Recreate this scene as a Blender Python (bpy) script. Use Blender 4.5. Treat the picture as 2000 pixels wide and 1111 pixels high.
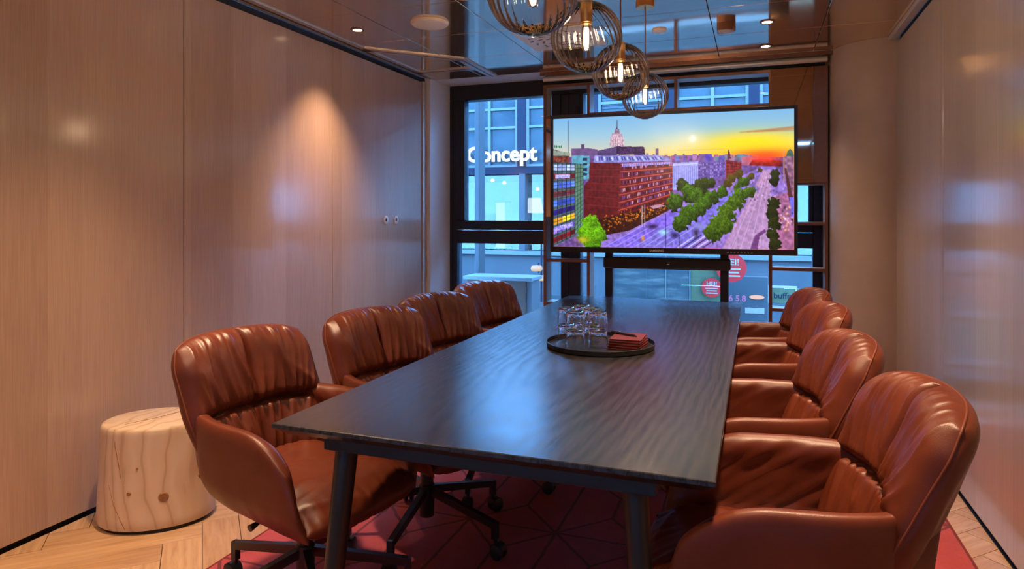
import bpy, math, random
import numpy as np
from mathutils import Vector, Matrix, noise
PI = math.pi
for o in list(bpy.data.objects):
    bpy.data.objects.remove(o, do_unlink=True)
SC = bpy.context.scene
COL = SC.collection
random.seed(7)

# ------------------------------------------------------------ camera, world, exposure
YAW, FPX, HOR, CAMZ = math.atan(475 / 1300.0), 1300.0, 420.0, 1.30
cam_d = bpy.data.cameras.new('camera'); cam = bpy.data.objects.new('camera', cam_d); COL.objects.link(cam)
cam.location = (0, 0, CAMZ); cam.rotation_euler = (PI / 2, 0, YAW)
cam_d.sensor_width = 36; cam_d.lens = FPX / 2000 * 36
cam_d.shift_y = -(555.5 - HOR) / 2000
cam_d.clip_start = 0.05
SC.camera = cam
W = bpy.data.worlds.new('sky'); SC.world = W; W.use_nodes = True
_bg = W.node_tree.nodes['Background']
_bg.inputs[0].default_value = (0.15, 0.44, 1.0, 1); _bg.inputs[1].default_value = 18.0
vs = SC.view_settings
vs.view_transform = 'Standard'; vs.look = 'None'; vs.gamma = 1; vs.exposure = 1.02; vs.use_curve_mapping = False
WARM = (1.0, 0.66, 0.40)
SPOT_W = 122

def at(px, py, Y):
    """point on the plane y = Y seen at pixel (px, py)"""
    c, s = math.cos(YAW), math.sin(YAW); xc = (px - 1000) / FPX
    d = Y / (c + xc * s)
    return Vector((d * (-s + xc * c), Y, CAMZ + d * (HOR - py) / FPX))

# ------------------------------------------------------------ helpers
class MB:
    def __init__(s): s.v = []; s.f = []
    def add(s, vs_, fs):
        n = len(s.v); s.v += [tuple(p) for p in vs_]; s.f += [tuple(i + n for i in f) for f in fs]; return s
    def box(s, x0, x1, y0, y1, z0, z1, b=0.0):
        if b <= 0:
            vs_ = [(x, y, z) for z in (z0, z1) for y in (y0, y1) for x in (x0, x1)]
            return s.add(vs_, [(0, 2, 3, 1), (4, 5, 7, 6), (0, 1, 5, 4), (2, 6, 7, 3), (0, 4, 6, 2), (1, 3, 7, 5)])
        # chamfered box: every corner gives three points
        V = []; idx = {}
        for i, x in enumerate((x0, x1)):
            for j, y in enumerate((y0, y1)):
                for k, z in enumerate((z0, z1)):
                    sx, sy, sz = (1 - 2 * i) * b, (1 - 2 * j) * b, (1 - 2 * k) * b
                    idx[i, j, k] = len(V)
                    V += [(x, y + sy, z + sz), (x + sx, y, z + sz), (x + sx, y + sy, z)]
        F = []
        I = lambda i, j, k, a: idx[i, j, k] + a
        F += [(I(0,0,0,0), I(0,0,1,0), I(0,1,1,0), I(0,1,0,0)), (I(1,0,0,0), I(1,1,0,0), I(1,1,1,0), I(1,0,1,0)),
              (I(0,0,0,1), I(1,0,0,1), I(1,0,1,1), I(0,0,1,1)), (I(0,1,0,1), I(0,1,1,1), I(1,1,1,1), I(1,1,0,1)),
              (I(0,0,0,2), I(0,1,0,2), I(1,1,0,2), I(1,0,0,2)), (I(0,0,1,2), I(1,0,1,2), I(1,1,1,2), I(0,1,1,2))]
        for j in (0, 1):
            for k in (0, 1): F.append((I(0,j,k,1), I(0,j,k,2), I(1,j,k,2), I(1,j,k,1)))
        for i in (0, 1):
            for k in (0, 1): F.append((I(i,0,k,0), I(i,0,k,2), I(i,1,k,2), I(i,1,k,0)))
        for i in (0, 1):
            for j in (0, 1): F.append((I(i,j,0,0), I(i,j,0,1), I(i,j,1,1), I(i,j,1,0)))
        for i in (0, 1):
            for j in (0, 1):
                for k in (0, 1): F.append((I(i,j,k,0), I(i,j,k,1), I(i,j,k,2)))
        return s.add(V, F)
    def prism(s, poly, z0, z1):
        n = len(poly)
        V = [(x, y, z0) for x, y in poly] + [(x, y, z1) for x, y in poly]
        return s.add(V, [tuple(range(n))[::-1], tuple(range(n, 2 * n))] + [(i, (i + 1) % n, n + (i + 1) % n, n + i) for i in range(n)])
    def bar(s, p0, p1, w, h, up=(0, 0, 1), w1=None, h1=None):
        p0, p1 = Vector(p0), Vector(p1); d = (p1 - p0).normalized(); u = Vector(up)
        r = d.cross(u)
        if r.length < 1e-4: r = d.cross(Vector((1, 0, 0)))
        r.normalize(); u = r.cross(d)
        w1 = w if w1 is None else w1; h1 = h if h1 is None else h1
        V = []
        for p, a, b in ((p0, w, h), (p1, w1, h1)):
            for i, j in ((-1, -1), (1, -1), (1, 1), (-1, 1)): V.append(p + r * a / 2 * i + u * b / 2 * j)
        return s.add(V, [(0, 1, 2, 3), (7, 6, 5, 4), (0, 4, 5, 1), (1, 5, 6, 2), (2, 6, 7, 3), (3, 7, 4, 0)])
    def tube(s, path, r, seg=12, closed=False):
        path = [Vector(p) for p in path]; n = len(path); V = []; F = []; pu = None
        for i, p in enumerate(path):
            a = path[i - 1] if (i or closed) else p; b = path[(i + 1) % n] if (i < n - 1 or closed) else p
            d = (b - a).normalized()
            if pu is None:
                pu = Vector((0, 0, 1)) if abs(d.z) < .9 else Vector((1, 0, 0))
            u = (pu - d * pu.dot(d)).normalized(); pu = u; w = d.cross(u)
            rr = r[i] if isinstance(r, (list, tuple)) else r
            for k in range(seg):
                t = 2 * PI * k / seg; V.append(p + (u * math.cos(t) + w * math.sin(t)) * rr)
        for i in range(n if closed else n - 1):
            j = (i + 1) % n
            for k in range(seg): F.append((i * seg + k, i * seg + (k + 1) % seg, j * seg + (k + 1) % seg, j * seg + k))
        if not closed: F += [tuple(range(seg))[::-1], tuple((n - 1) * seg + k for k in range(seg))]
        return s.add(V, F)
    def lathe(s, prof, seg=32, c=(0, 0, 0), fn=None):
        V = []; F = []; n = len(prof)
        for i, (r, z) in enumerate(prof):
            for k in range(seg):
                t = 2 * PI * k / seg; rr = fn(r, z, t, i) if fn else r
                V.append((c[0] + rr * math.cos(t), c[1] + rr * math.sin(t), c[2] + z))
        for i in range(n - 1):
            for k in range(seg): F.append((i * seg + k, i * seg + (k + 1) % seg, (i + 1) * seg + (k + 1) % seg, (i + 1) * seg + k))
        if prof[0][0] > 1e-5: F.append(tuple(range(seg))[::-1])
        if prof[-1][0] > 1e-5: F.append(tuple((n - 1) * seg + k for k in range(seg)))
        return s.add(V, F)
    def mesh(s, name, mat, smooth=None):
        m = bpy.data.meshes.new(name); m.from_pydata(s.v, [], s.f); m.validate()
        if mat: m.materials.append(mat)
        if smooth is not None:
            m.polygons.foreach_set('use_smooth', [True] * len(m.polygons))
            if smooth < 179: m.set_sharp_from_angle(angle=math.radians(smooth))
        m.update(); return m
    def build(s, name, mat, parent=None, smooth=None):
        return link(name, s.mesh(name, mat, smooth), parent)

def link(name, data, parent=None, loc=None, rz=None):
    o = bpy.data.objects.new(name, data); COL.objects.link(o); o.parent = parent
    if loc is not None: o.location = loc
    if rz is not None: o.rotation_euler = (0, 0, rz)
    return o
def tag(o, label, cat, group=None):
    o['label'] = label; o['category'] = cat
    if group: o['group'] = group
    return o
def thing(name, label, cat, loc=(0, 0, 0), rz=0, group=None):
    return tag(link(name, None, None, loc, rz), label, cat, group)
def struct(o, label=None):
    o['kind'] = 'structure'
    if label: o['label'] = label
    return o
def copy_tree(o, parent=None):
    c = o.copy(); COL.objects.link(c); c.parent = parent
    for ch in o.children: copy_tree(ch, c)
    return c
def text_mesh(txt, size, mat, extrude=0.001, bold=0.0, align='CENTER'):
    cu = bpy.data.curves.new('lettering', 'FONT'); cu.body = txt; cu.size = size; cu.extrude = extrude; cu.offset = bold
    cu.align_x = align; cu.align_y = 'CENTER'
    t = bpy.data.objects.new('lettering', cu); COL.objects.link(t)
    bpy.context.view_layer.update()
    m = bpy.data.meshes.new_from_object(t.evaluated_get(bpy.context.evaluated_depsgraph_get()))
    bpy.data.objects.remove(t, do_unlink=True); bpy.data.curves.remove(cu)
    m.materials.clear(); m.materials.append(mat); return m

# ------------------------------------------------------------ materials
class NT:
    def __init__(s, name):
        s.m = bpy.data.materials.new(name); s.m.use_nodes = True; s.t = s.m.node_tree; s.n = s.t.nodes; s.l = s.t.links
        s.b = s.n['Principled BSDF']; s.out = s.n['Material Output']
    def node(s, typ, **kw):
        n = s.n.new(typ)
        for k, v in kw.items(): setattr(n, k, v)
        return n
    def put(s, sock, val):
        if isinstance(val, bpy.types.NodeSocket): s.l.new(val, sock)
        elif isinstance(val, (tuple, list)) and len(val) == 3 and sock.type == 'RGBA': sock.default_value = (*val, 1)
        else: sock.default_value = val
    def math(s, op, a, b=0.0, c=0.0):
        n = s.node('ShaderNodeMath', operation=op)
        for i, x in enumerate((a, b, c)): s.put(n.inputs[i], x)
        return n.outputs[0]
    def mix(s, f, a, b, mode='MIX'):
        n = s.node('ShaderNodeMix', data_type='RGBA', blend_type=mode)
        s.put(n.inputs[0], f); s.put(n.inputs[6], a); s.put(n.inputs[7], b); return n.outputs[2]
    def coords(s, kind='pos'):
        if kind == 'pos': return s.node('ShaderNodeNewGeometry').outputs['Position']
        return s.node('ShaderNodeTexCoord').outputs['Object']
    def scaled(s, vec, sc, rot=(0, 0, 0)):
        n = s.node('ShaderNodeMapping'); s.put(n.inputs[0], vec); n.inputs['Scale'].default_value = sc
        n.inputs['Rotation'].default_value = rot; return n.outputs[0]
    def noise(s, vec, scale, detail=4, rough=.55, dist=0.0):
        n = s.node('ShaderNodeTexNoise'); s.put(n.inputs['Vector'], vec); n.inputs['Scale'].default_value = scale
        n.inputs['Detail'].default_value = detail; n.inputs['Roughness'].default_value = rough; n.inputs['Distortion'].default_value = dist
        return n.outputs[0]
    def ramp(s, f, stops):
        n = s.node('ShaderNodeValToRGB'); s.put(n.inputs[0], f); e = n.color_ramp.elements
        while len(e) < len(stops): e.new(0.5)
        for k, (p, c) in enumerate(stops): e[k].position = p; e[k].color = (*c, 1)
        return n.outputs[0]
    def bump(s, h, strength=.2, dist=.01):
        n = s.node('ShaderNodeBump'); s.put(n.inputs['Height'], h); n.inputs['Strength'].default_value = strength
        n.inputs['Distance'].default_value = dist; s.l.new(n.outputs[0], s.b.inputs['Normal']); return n.outputs[0]
    def sep(s, vec):
        n = s.node('ShaderNodeSeparateXYZ'); s.put(n.inputs[0], vec); return n.outputs
    def set(s, **kw):
        names = dict(color='Base Color', rough='Roughness', metal='Metallic', spec='Specular IOR Level', coat='Coat Weight', coat_rough='Coat Roughness',
                     emit='Emission Color', strength='Emission Strength', trans='Transmission Weight', ior='IOR', alpha='Alpha', sheen='Sheen Weight')
        for k, v in kw.items(): s.put(s.b.inputs[names[k]], v)
        return s.m

def plain(name, color, rough=.5, metal=0.0, var=.06, scale=30, **kw):
    """one colour with a faint procedural mottling"""
    t = NT(name); f = t.noise(t.coords('obj'), scale, 3)
    lo = tuple(c * (1 - var) for c in color); hi = tuple(min(1, c * (1 + var)) for c in color)
    return t.set(color=t.ramp(f, [(.3, lo), (.7, hi)]), rough=rough, metal=metal, **kw)
def emitter(name, color, strength):
    t = NT(name); return t.set(color=(0, 0, 0), emit=color, strength=strength, rough=.6)

M = {}
def make_materials():
    # light oak veneer of the walls: vertical fine grain, strips of slightly different tone
    for key, c0, c1 in (('veneer', (.41, .265, .190), (.56, .395, .295)), ('veneer_grey', (.40, .335, .285), (.54, .465, .405))):
        t = NT(key); p = t.coords(); x, y, z = t.sep(p)
        g = t.noise(t.scaled(p, (1, 60, 1.0)), 4.0, 6, .6)
        g2 = t.noise(t.scaled(p, (1, 240, 3.5)), 2.0, 3, .6)
        strip = t.node('ShaderNodeTexWhiteNoise', noise_dimensions='1D')
        t.put(strip.inputs['W'], t.math('FLOOR', t.math('DIVIDE', t.math('ADD', y, 20.0), .147)))
        f = t.math('ADD', t.math('MULTIPLY', g, .55), t.math('ADD', t.math('MULTIPLY', g2, .3), t.math('MULTIPLY', strip.outputs[0], .20)))
        c = t.ramp(f, [(.36, c0), (.70, c1)])
        t.bump(g2, .06, .002)
        M[key] = t.set(color=c, rough=.36, coat=.45 if key == 'veneer' else .9, coat_rough=.15)
    # oak floor planks, grain along local x
    t = NT('oak_plank'); p = t.coords('obj'); r = t.node('ShaderNodeObjectInfo').outputs['Random']
    off = t.node('ShaderNodeVectorMath', operation='ADD'); t.put(off.inputs[0], p)
    cmb = t.node('ShaderNodeCombineXYZ'); t.put(cmb.inputs[2], t.math('MULTIPLY', r, 40.0)); t.l.new(cmb.outputs[0], off.inputs[1])
    g = t.noise(t.scaled(off.outputs[0], (1.2, 16, 1)), 3.0, 6, .62, .6)
    c = t.ramp(g, [(.25, (.36, .205, .10)), (.5, (.53, .33, .18)), (.75, (.62, .42, .25))])
    c = t.mix(.55, c, t.ramp(r, [(0, (.62, .52, .45)), (1, (1, 1, 1))]), 'MULTIPLY')
    t.bump(g, .08, .003); M['plank'] = t.set(color=c, rough=.42)
    M['dark_gap'] = plain('dark_gap', (.012, .010, .012), .7)
    # table: black stained ash, long cathedral grain along y
    t = NT('black_ash'); p = t.coords('obj')
    w = t.node('ShaderNodeTexWave', wave_type='RINGS', rings_direction='SPHERICAL'); t.put(w.inputs['Vector'], t.scaled(p, (2.6, .42, 1)))
    w.inputs['Scale'].default_value = 5.0; w.inputs['Distortion'].default_value = 7.0; w.inputs['Detail'].default_value = 3; w.inputs['Detail Scale'].default_value = .9
    fine = t.noise(t.scaled(p, (110, 4, 20)), 1.5, 4, .6)
    h = t.math('ADD', t.math('MULTIPLY', w.outputs[1], .22), t.math('MULTIPLY', fine, .85))
    c = t.ramp(h, [(.25, (.010, .009, .011)), (.8, (.040, .038, .042))])
    t.bump(h, .12, .002); M['black_ash'] = t.set(color=c, rough=t.math('ADD', t.math('MULTIPLY', h, .12), .17), spec=.75)
    # leather
    t = NT('cognac_leather'); p = t.coords('obj')
    n1 = t.noise(p, 6, 4, .6); n2 = t.node('ShaderNodeTexVoronoi'); t.put(n2.inputs['Vector'], p); n2.inputs['Scale'].default_value = 420
    c = t.ramp(n1, [(.3, (.104, .018, .0066)), (.7, (.162, .034, .0125))])
    t.bump(t.math('ADD', n2.outputs[0], t.math('MULTIPLY', n1, .6)), .10, .002)
    M['leather'] = t.set(color=c, rough=.40, spec=.5)
    M['thread'] = plain('seam_leather', (.16, .035, .014), .5)
    M['black_metal'] = plain('black_powder_coat', (.012, .012, .014), .38, .0, spec=.6)
    M['castor'] = plain('castor_rubber', (.015, .015, .017), .45)
    M['steel'] = plain('brushed_steel', (.55, .55, .56), .28, 1.0)
    # rug with a carved star line pattern
    t = NT('red_rug'); p = t.coords(); x, y, z = t.sep(p); PX, PY = .38, .615
    def fold(v, o, per):
        q = t.math('SUBTRACT', v, o); q = t.math('DIVIDE', q, per); q = t.math('SUBTRACT', q, t.math('ROUND', q)); return t.math('MULTIPLY', t.math('ABSOLUTE', q), per)
    wob = t.math('MULTIPLY', t.math('SUBTRACT', t.noise(p, 14, 2), .5), .012)
    u = fold(t.math('ADD', x, wob), -.76, PX); v = fold(t.math('ADD', y, wob), 2.597, PY)
    dd = t.math('MULTIPLY', t.math('ABSOLUTE', t.math('SUBTRACT', v, t.math('MULTIPLY', u, 1.08))), .68)
    side = t.math('ADD', t.math('SUBTRACT', PX / 2, u), t.math('MULTIPLY', t.math('LESS_THAN', v, .2), 1.0))
    dist = t.math('MINIMUM', t.math('MINIMUM', u, v), t.math('MINIMUM', dd, side))
    line = t.math('LESS_THAN', dist, .0065)
    pile = t.noise(p, 260, 3, .7); blot = t.noise(p, 5, 5, .7); worn = t.noise(t.scaled(p, (3, 12, 1)), 6, 5, .75)
    c = t.ramp(t.math('ADD', t.math('MULTIPLY', blot, .6), t.math('MULTIPLY', pile, .4)), [(.3, (.33, .032, .040)), (.7, (.49, .080, .086))])
    c = t.mix(t.math('MULTIPLY', t.math('GREATER_THAN', worn, .66), .35), c, (.50, .22, .19))
    c = t.mix(t.math('MULTIPLY', line, .8), c, (.085, .008, .014))
    t.bump(t.math('SUBTRACT', pile, t.math('MULTIPLY', line, .8)), .5, .006)
    M['rug'] = t.set(color=c, rough=.92, sheen=.06)
    M['rug_edge'] = plain('rug_binding', (.17, .018, .022), .9)
    # ceiling: polished bronze-toned metal panels
    t = NT('bronze_ceiling'); p = t.coords()
    t.bump(t.noise(p, 2.3, 2, .4), .12, .02)
    M['ceiling'] = t.set(color=(.80, .63, .47), metal=.92, rough=.08)
    M['bronze_mirror'] = NT('bronze_mirror').set(color=(.82, .62, .42), metal=1.0, rough=.03)
    M['bronze_edge'] = plain('bronze_edge', (.24, .115, .070), .32, .75)
    M['brass'] = plain('brushed_brass', (.62, .34, .13), .28, 1.0)
    M['white_paint'] = plain('white_paint', (.70, .70, .70), .5, var=.02)
    M['white_plastic'] = plain('white_plastic', (.74, .70, .66), .4, var=.02)
    M['alu'] = plain('pale_aluminium', (.66, .63, .60), .35, .5)
    M['shelf'] = plain('shelf_lacquer', (.52, .50, .48), .42, var=.03)
    M['column'] = plain('clay_plaster', (.44, .33, .27), .5, var=.04, scale=6)
    M['frame_black'] = plain('window_frame_black', (.016, .018, .026), .38, .2)
    M['tv_black'] = plain('television_black', (.018, .015, .018), .22)
    M['grey_print'] = plain('pale_print', (.45, .45, .48), .4)
    # thin clear panes
    t = NT('window_glass'); tr = t.node('ShaderNodeBsdfTransparent'); tr.inputs[0].default_value = (.93, .97, .98, 1)
    gl = t.node('ShaderNodeBsdfGlossy'); gl.inputs['Roughness'].default_value = .0
    fr = t.node('ShaderNodeFresnel'); fr.inputs[0].default_value = 1.45
    mx = t.node('ShaderNodeMixShader'); t.l.new(fr.outputs[0], mx.inputs[0]); t.l.new(tr.outputs[0], mx.inputs[1]); t.l.new(gl.outputs[0], mx.inputs[2])
    t.l.new(mx.outputs[0], t.out.inputs[0]); M['pane'] = t.m
    # smoked ribbed globe glass: thin shell, darker where the wall turns away from view
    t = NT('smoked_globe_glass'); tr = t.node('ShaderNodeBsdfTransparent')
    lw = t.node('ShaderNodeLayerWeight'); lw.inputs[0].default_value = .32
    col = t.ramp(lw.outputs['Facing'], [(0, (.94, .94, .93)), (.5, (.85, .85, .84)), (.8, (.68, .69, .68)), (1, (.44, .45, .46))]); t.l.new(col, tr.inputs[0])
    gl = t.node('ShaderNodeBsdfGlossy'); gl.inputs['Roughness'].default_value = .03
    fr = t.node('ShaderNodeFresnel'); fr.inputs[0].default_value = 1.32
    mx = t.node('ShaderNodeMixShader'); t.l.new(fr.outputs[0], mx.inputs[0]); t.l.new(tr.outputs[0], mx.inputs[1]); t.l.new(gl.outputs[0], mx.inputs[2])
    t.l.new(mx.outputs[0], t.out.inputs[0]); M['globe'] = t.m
    M['bulb_glass'] = M['pane']
    M['tumbler'] = NT('tumbler_glass').set(color=(.97, .98, .99), trans=1.0, rough=.0, ior=1.47)
    M['filament'] = emitter('glowing_filament', (1.0, .62, .28), 60)
    M['lamp_disc'] = emitter('downlight_lens', (1.0, .72, .42), 9)
    # pine stump
    t = NT('pine_stump'); p = t.coords('obj')
    w = t.node('ShaderNodeTexWave', wave_type='BANDS', bands_direction='X'); t.put(w.inputs['Vector'], t.scaled(p, (1, 1, .35), (0, .25, .5)))
    w.inputs['Scale'].default_value = 5; w.inputs['Distortion'].default_value = 11; w.inputs['Detail'].default_value = 2; w.inputs['Detail Scale'].default_value = 1.3
    c = t.ramp(w.outputs[1], [(0, (.52, .35, .22)), (.10, (.63, .46, .31)), (1, (.69, .53, .38))])
    M['pine'] = t.set(color=c, rough=.55)
    M['knot'] = plain('pine_knot', (.30, .13, .05), .55, var=.3, scale=60)
    M['notebook'] = plain('red_cover', (.17, .022, .020), .5)
    M['paper'] = plain('paper_edge', (.20, .035, .03), .7)
    # outside
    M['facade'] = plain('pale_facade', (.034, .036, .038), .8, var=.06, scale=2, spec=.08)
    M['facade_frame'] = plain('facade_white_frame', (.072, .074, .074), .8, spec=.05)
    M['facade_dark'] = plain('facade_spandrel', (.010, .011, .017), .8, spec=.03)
    t = NT('facade_glass'); p = t.coords(); f = t.noise(t.scaled(p, (.5, 1, .9)), 1.6, 3)
    M['facade_glass'] = t.set(color=t.ramp(f, [(.3, (.008, .016, .021)), (.7, (.028, .037, .040))]), rough=.06, spec=.10)
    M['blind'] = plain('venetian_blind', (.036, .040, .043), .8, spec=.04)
    M['sign_letters'] = emitter('lit_white_letters', (.92, .97, 1.0), .75)
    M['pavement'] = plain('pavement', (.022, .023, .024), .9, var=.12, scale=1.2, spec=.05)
    M['shop_wall'] = plain('shop_interior', (.10, .09, .075), .7, var=.35, scale=3)
    M['shop_lamp'] = emitter('shop_lamp_shade', (.95, .92, .80), .42)
    M['shop_spot'] = emitter('shop_spot', (1.0, .80, .5), 1.6)
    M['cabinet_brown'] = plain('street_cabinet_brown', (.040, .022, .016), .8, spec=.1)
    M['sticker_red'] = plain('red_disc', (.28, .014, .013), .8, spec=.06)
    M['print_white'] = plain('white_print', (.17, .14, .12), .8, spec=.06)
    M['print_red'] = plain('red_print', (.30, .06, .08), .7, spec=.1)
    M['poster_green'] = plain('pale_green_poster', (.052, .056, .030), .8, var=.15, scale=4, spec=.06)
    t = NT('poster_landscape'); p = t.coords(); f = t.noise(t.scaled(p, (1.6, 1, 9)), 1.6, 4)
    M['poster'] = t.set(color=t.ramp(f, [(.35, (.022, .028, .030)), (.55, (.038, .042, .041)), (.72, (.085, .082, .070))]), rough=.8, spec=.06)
    M['warm_light'] = emitter('warm_light_emitter', (1.0, .66, .30), .42)  # glow for the warm lights low across the street
    M['orange_sign'] = emitter('orange_lit_sign', (1.0, .55, .30), .5)
make_materials()

# ------------------------------------------------------------ room shell
XL, XR, YB, YE, ZC = -2.715, .89, -1.4, 5.70, 2.50
# floor: a dark bed with herringbone planks on it
fl = struct(MB().box(XL - .05, XR + .1, YB, YE, -.06, -.013).build('floor', M['dark_gap']))
def clip(poly, x0, x1, y0, y1):
    for ax, lim, sgn in ((0, x0, 1), (0, x1, -1), (1, y0, 1), (1, y1, -1)):
        out = []
        for i in range(len(poly)):
            a, b = poly[i - 1], poly[i]; da, db = sgn * (a[ax] - lim), sgn * (b[ax] - lim)
            if (da < 0) != (db < 0):
                k = da / (da - db); out.append((a[0] + (b[0] - a[0]) * k, a[1] + (b[1] - a[1]) * k))
            if db >= 0: out.append(b)
        poly = out
        if len(poly) < 3: return []
    return poly
PWD, PLN, GAP = .142, .71, .0012
def planks():
    shared = MB().box(-PLN / 2 + GAP, PLN / 2 - GAP, -PWD / 2 + GAP, PWD / 2 - GAP, -.013, 0, .0008).mesh('plank', M['plank'])
    c45 = math.cos(PI / 4)
    n = int(round(PLN / PWD))
    for i in range(-60, 60):
        for j in range(-12, 12):
            for o in (0, 1):
                # herringbone in lattice units of the plank width
                if o == 0: u0, v0, du, dv = i + j * n, i - j * n, n, 1
                else: u0, v0, du, dv = i + j * n + n, i - j * n + 1 - n, 1, n
                cu, cv = (u0 + du / 2) * PWD, (v0 + dv / 2) * PWD
                cx, cy = (cu - cv) * c45 - 1.6, (cu + cv) * c45 + 2.0
                if not (XL - .6 < cx < XR + .6 and .9 < cy < YE + .3): continue
                rz = PI / 4 if o == 0 else -PI / 4
                d, e = Vector((math.cos(rz), math.sin(rz))), Vector((-math.sin(rz), math.cos(rz)))
                hl, hw = PLN / 2 - GAP, PWD / 2 - GAP
                corners = [(cx + d.x * a + e.x * b, cy + d.y * a + e.y * b) for a, b in ((-hl, -hw), (hl, -hw), (hl, hw), (-hl, hw))]
                poly = clip(corners, XL + .001, XR - .001, 1.2, YE - .06)
                if len(poly) < 3: continue
                area = abs(sum(poly[k - 1][0] * poly[k][1] - poly[k][0] * poly[k - 1][1] for k in range(len(poly)))) / 2
                if area < .0008: continue
                # wholly under the rug: nothing of it shows
                if all(-1.80 < x < .69 and 1.35 < y < 4.8 for x, y in poly): continue
                if area > 4 * hl * hw - 1e-4: me = shared
                else:
                    loc = [((x - cx) * d.x + (y - cy) * d.y, (x - cx) * e.x + (y - cy) * e.y) for x, y in poly]
                    me = MB().prism(loc, -.013, 0).mesh('plank', M['plank'])
                link('plank', me, fl, (cx, cy, 0), rz)
planks()

# left wall: movable wood partition panels
def wall(name, x_face, sgn, ys, mat):
    w = struct(MB().box(min(x_face + sgn * .02, x_face + sgn * .12), max(x_face + sgn * .02, x_face + sgn * .12), ys[-1], ys[0], -.05, ZC - .002).build(name, M['dark_gap']))
    for a, b in zip(ys[1:], ys[:-1]):
        MB().box(min(x_face, x_face + sgn * .02), max(x_face, x_face + sgn * .02), a + .002, b - .002, .022, 2.452, .002).build('panel', mat, w)
    return w
wl = wall('wall_left', XL, -1, [5.15, 3.854, 2.593, 1.33, .07, YB], M['veneer'])
MB().box(XL - .015, XL + .012, 5.155, 5.185, .0, 2.46, .003).build('edge_profile', M['alu'], wl)
MB().box(XL - .015, XL + .004, 5.19, 5.235, .0, 2.46, .003).build('edge_profile', M['veneer'], wl)
for yy in (4.55, 4.705):
    esc = MB().lathe([(.034, 0), (.034, .005), (.030, .008), (.016, .008), (.014, .003), (0, .003)], 24)
    esc.v = [(z_, x_, y_) for x_, y_, z_ in esc.v]
    k = esc.build('keyhole_rosette', M['white_plastic'], wl, 40); k.location = (XL + .0005, yy, 1.262)
    hole = MB().lathe([(.0125, .0032), (.0125, .0045), (0, .0045)], 16); hole.v = [(z_, x_, y_) for x_, y_, z_ in hole.v]
    hole.build('keyhole', M['dark_gap'], k)
MB().box(XL - .12, XL - .0155, 5.1505, 5.2395, -.05, 2.4985).build('leak_filler', M['dark_gap'], wl)  # dark filler added behind the edge profiles to stop light leaking in
wr = wall('wall_right', XR, 1, [5.09, 3.9, 2.71, 1.52, .33, YB], M['veneer_grey'])
struct(MB().box(XL - .12, XR + .12, YB - .1, YB, 0, ZC).build('wall_back', M['veneer']))
# curved clay column closing the corner by the window
ccx, ccy, cr = .87, 5.42, .35
poly = [(ccx - cr * math.cos(a), ccy - cr * math.sin(a)) for a in [PI / 2 * k / 28 for k in range(29)]]
poly = [(.50, YE)] + [(ccx - cr, 5.5)] + poly + [(1.01, ccy - cr), (1.01, YE)]
struct(MB().prism(poly, 0, ZC - .001).build('wall_column', M['column'], None, 30))
# white return beside the window and soffit above it
wret = struct(MB().box(XL - .12, XL + .035, 5.24, YE, 0, ZC - .001).build('wall_return', M['white_paint']))
struct(MB().box(XL - .12, 1.01, 5.3352, YE + .1, ZC, ZC + .1).build('ceiling_soffit', M['white_paint']))
# ceiling panels
ce = struct(MB().box(XL - .12, XR + .12, YB, 5.335, ZC + .02, ZC + .1).build('ceiling', M['dark_gap']))
xs = [XL - .02, -2.22, -1.57, -.912, -.257, .40, XR + .02]
ys = [5.33] + [5.29 - .63 * k for k in range(11)]
ys = [5.33] + [4.66 - .63 * k for k in range(10)]
for i in range(len(xs) - 1):
    for j in range(len(ys) - 1):
        MB().box(xs[i] + .002, xs[i + 1] - .002, ys[j + 1] + .002, ys[j] - .002, ZC, ZC + .018, .0015).build('ceiling_panel', M['ceiling'], ce)
struct(MB().box(-1.70, .60, 5.336, 5.352, ZC - .030, ZC).build('trim_1', M['bronze_edge']))
# partition tracks let into the ceiling
def track(name, p0, p1, w=.085):
    t = struct(MB().bar((p0[0], p0[1], ZC - .003), (p1[0], p1[1], ZC - .003), w, .010).build(name, M['alu']))
    MB().bar((p0[0], p0[1], ZC - .0088), (p1[0], p1[1], ZC - .0088), w * .16, .002).build('groove', M['bronze_edge'], t)
bc = tag(MB().tube([(-1.69, 5.405, 2.452), (.50, 5.405, 2.452)], .022, 20).build('blind_cassette', M['alu'], None, 40), 'slim pale roller blind cassette fixed above the window shelf', 'blind')
for x_ in (-1.66, -.6, .47): MB().box(x_ - .012, x_ + .012, 5.398, 5.412, 2.470, 2.4995).build('bracket', M['bronze_edge'], bc)
track('trim_2', (XL + .045, YB + .01), (XL + .045, 5.23))
track('trim_3', (-2.66, 4.14), (-2.12, 4.68))
track('trim_4', (-2.12, 4.67), (-2.12, 5.32))
track('trim_5', (-2.67, 4.985), (-2.165, 4.985))
tr6 = struct(MB().box(XR - .05, XR, YB, 5.07, ZC - .028, ZC - .001, .004).build('trim_6', M['alu']))

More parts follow.
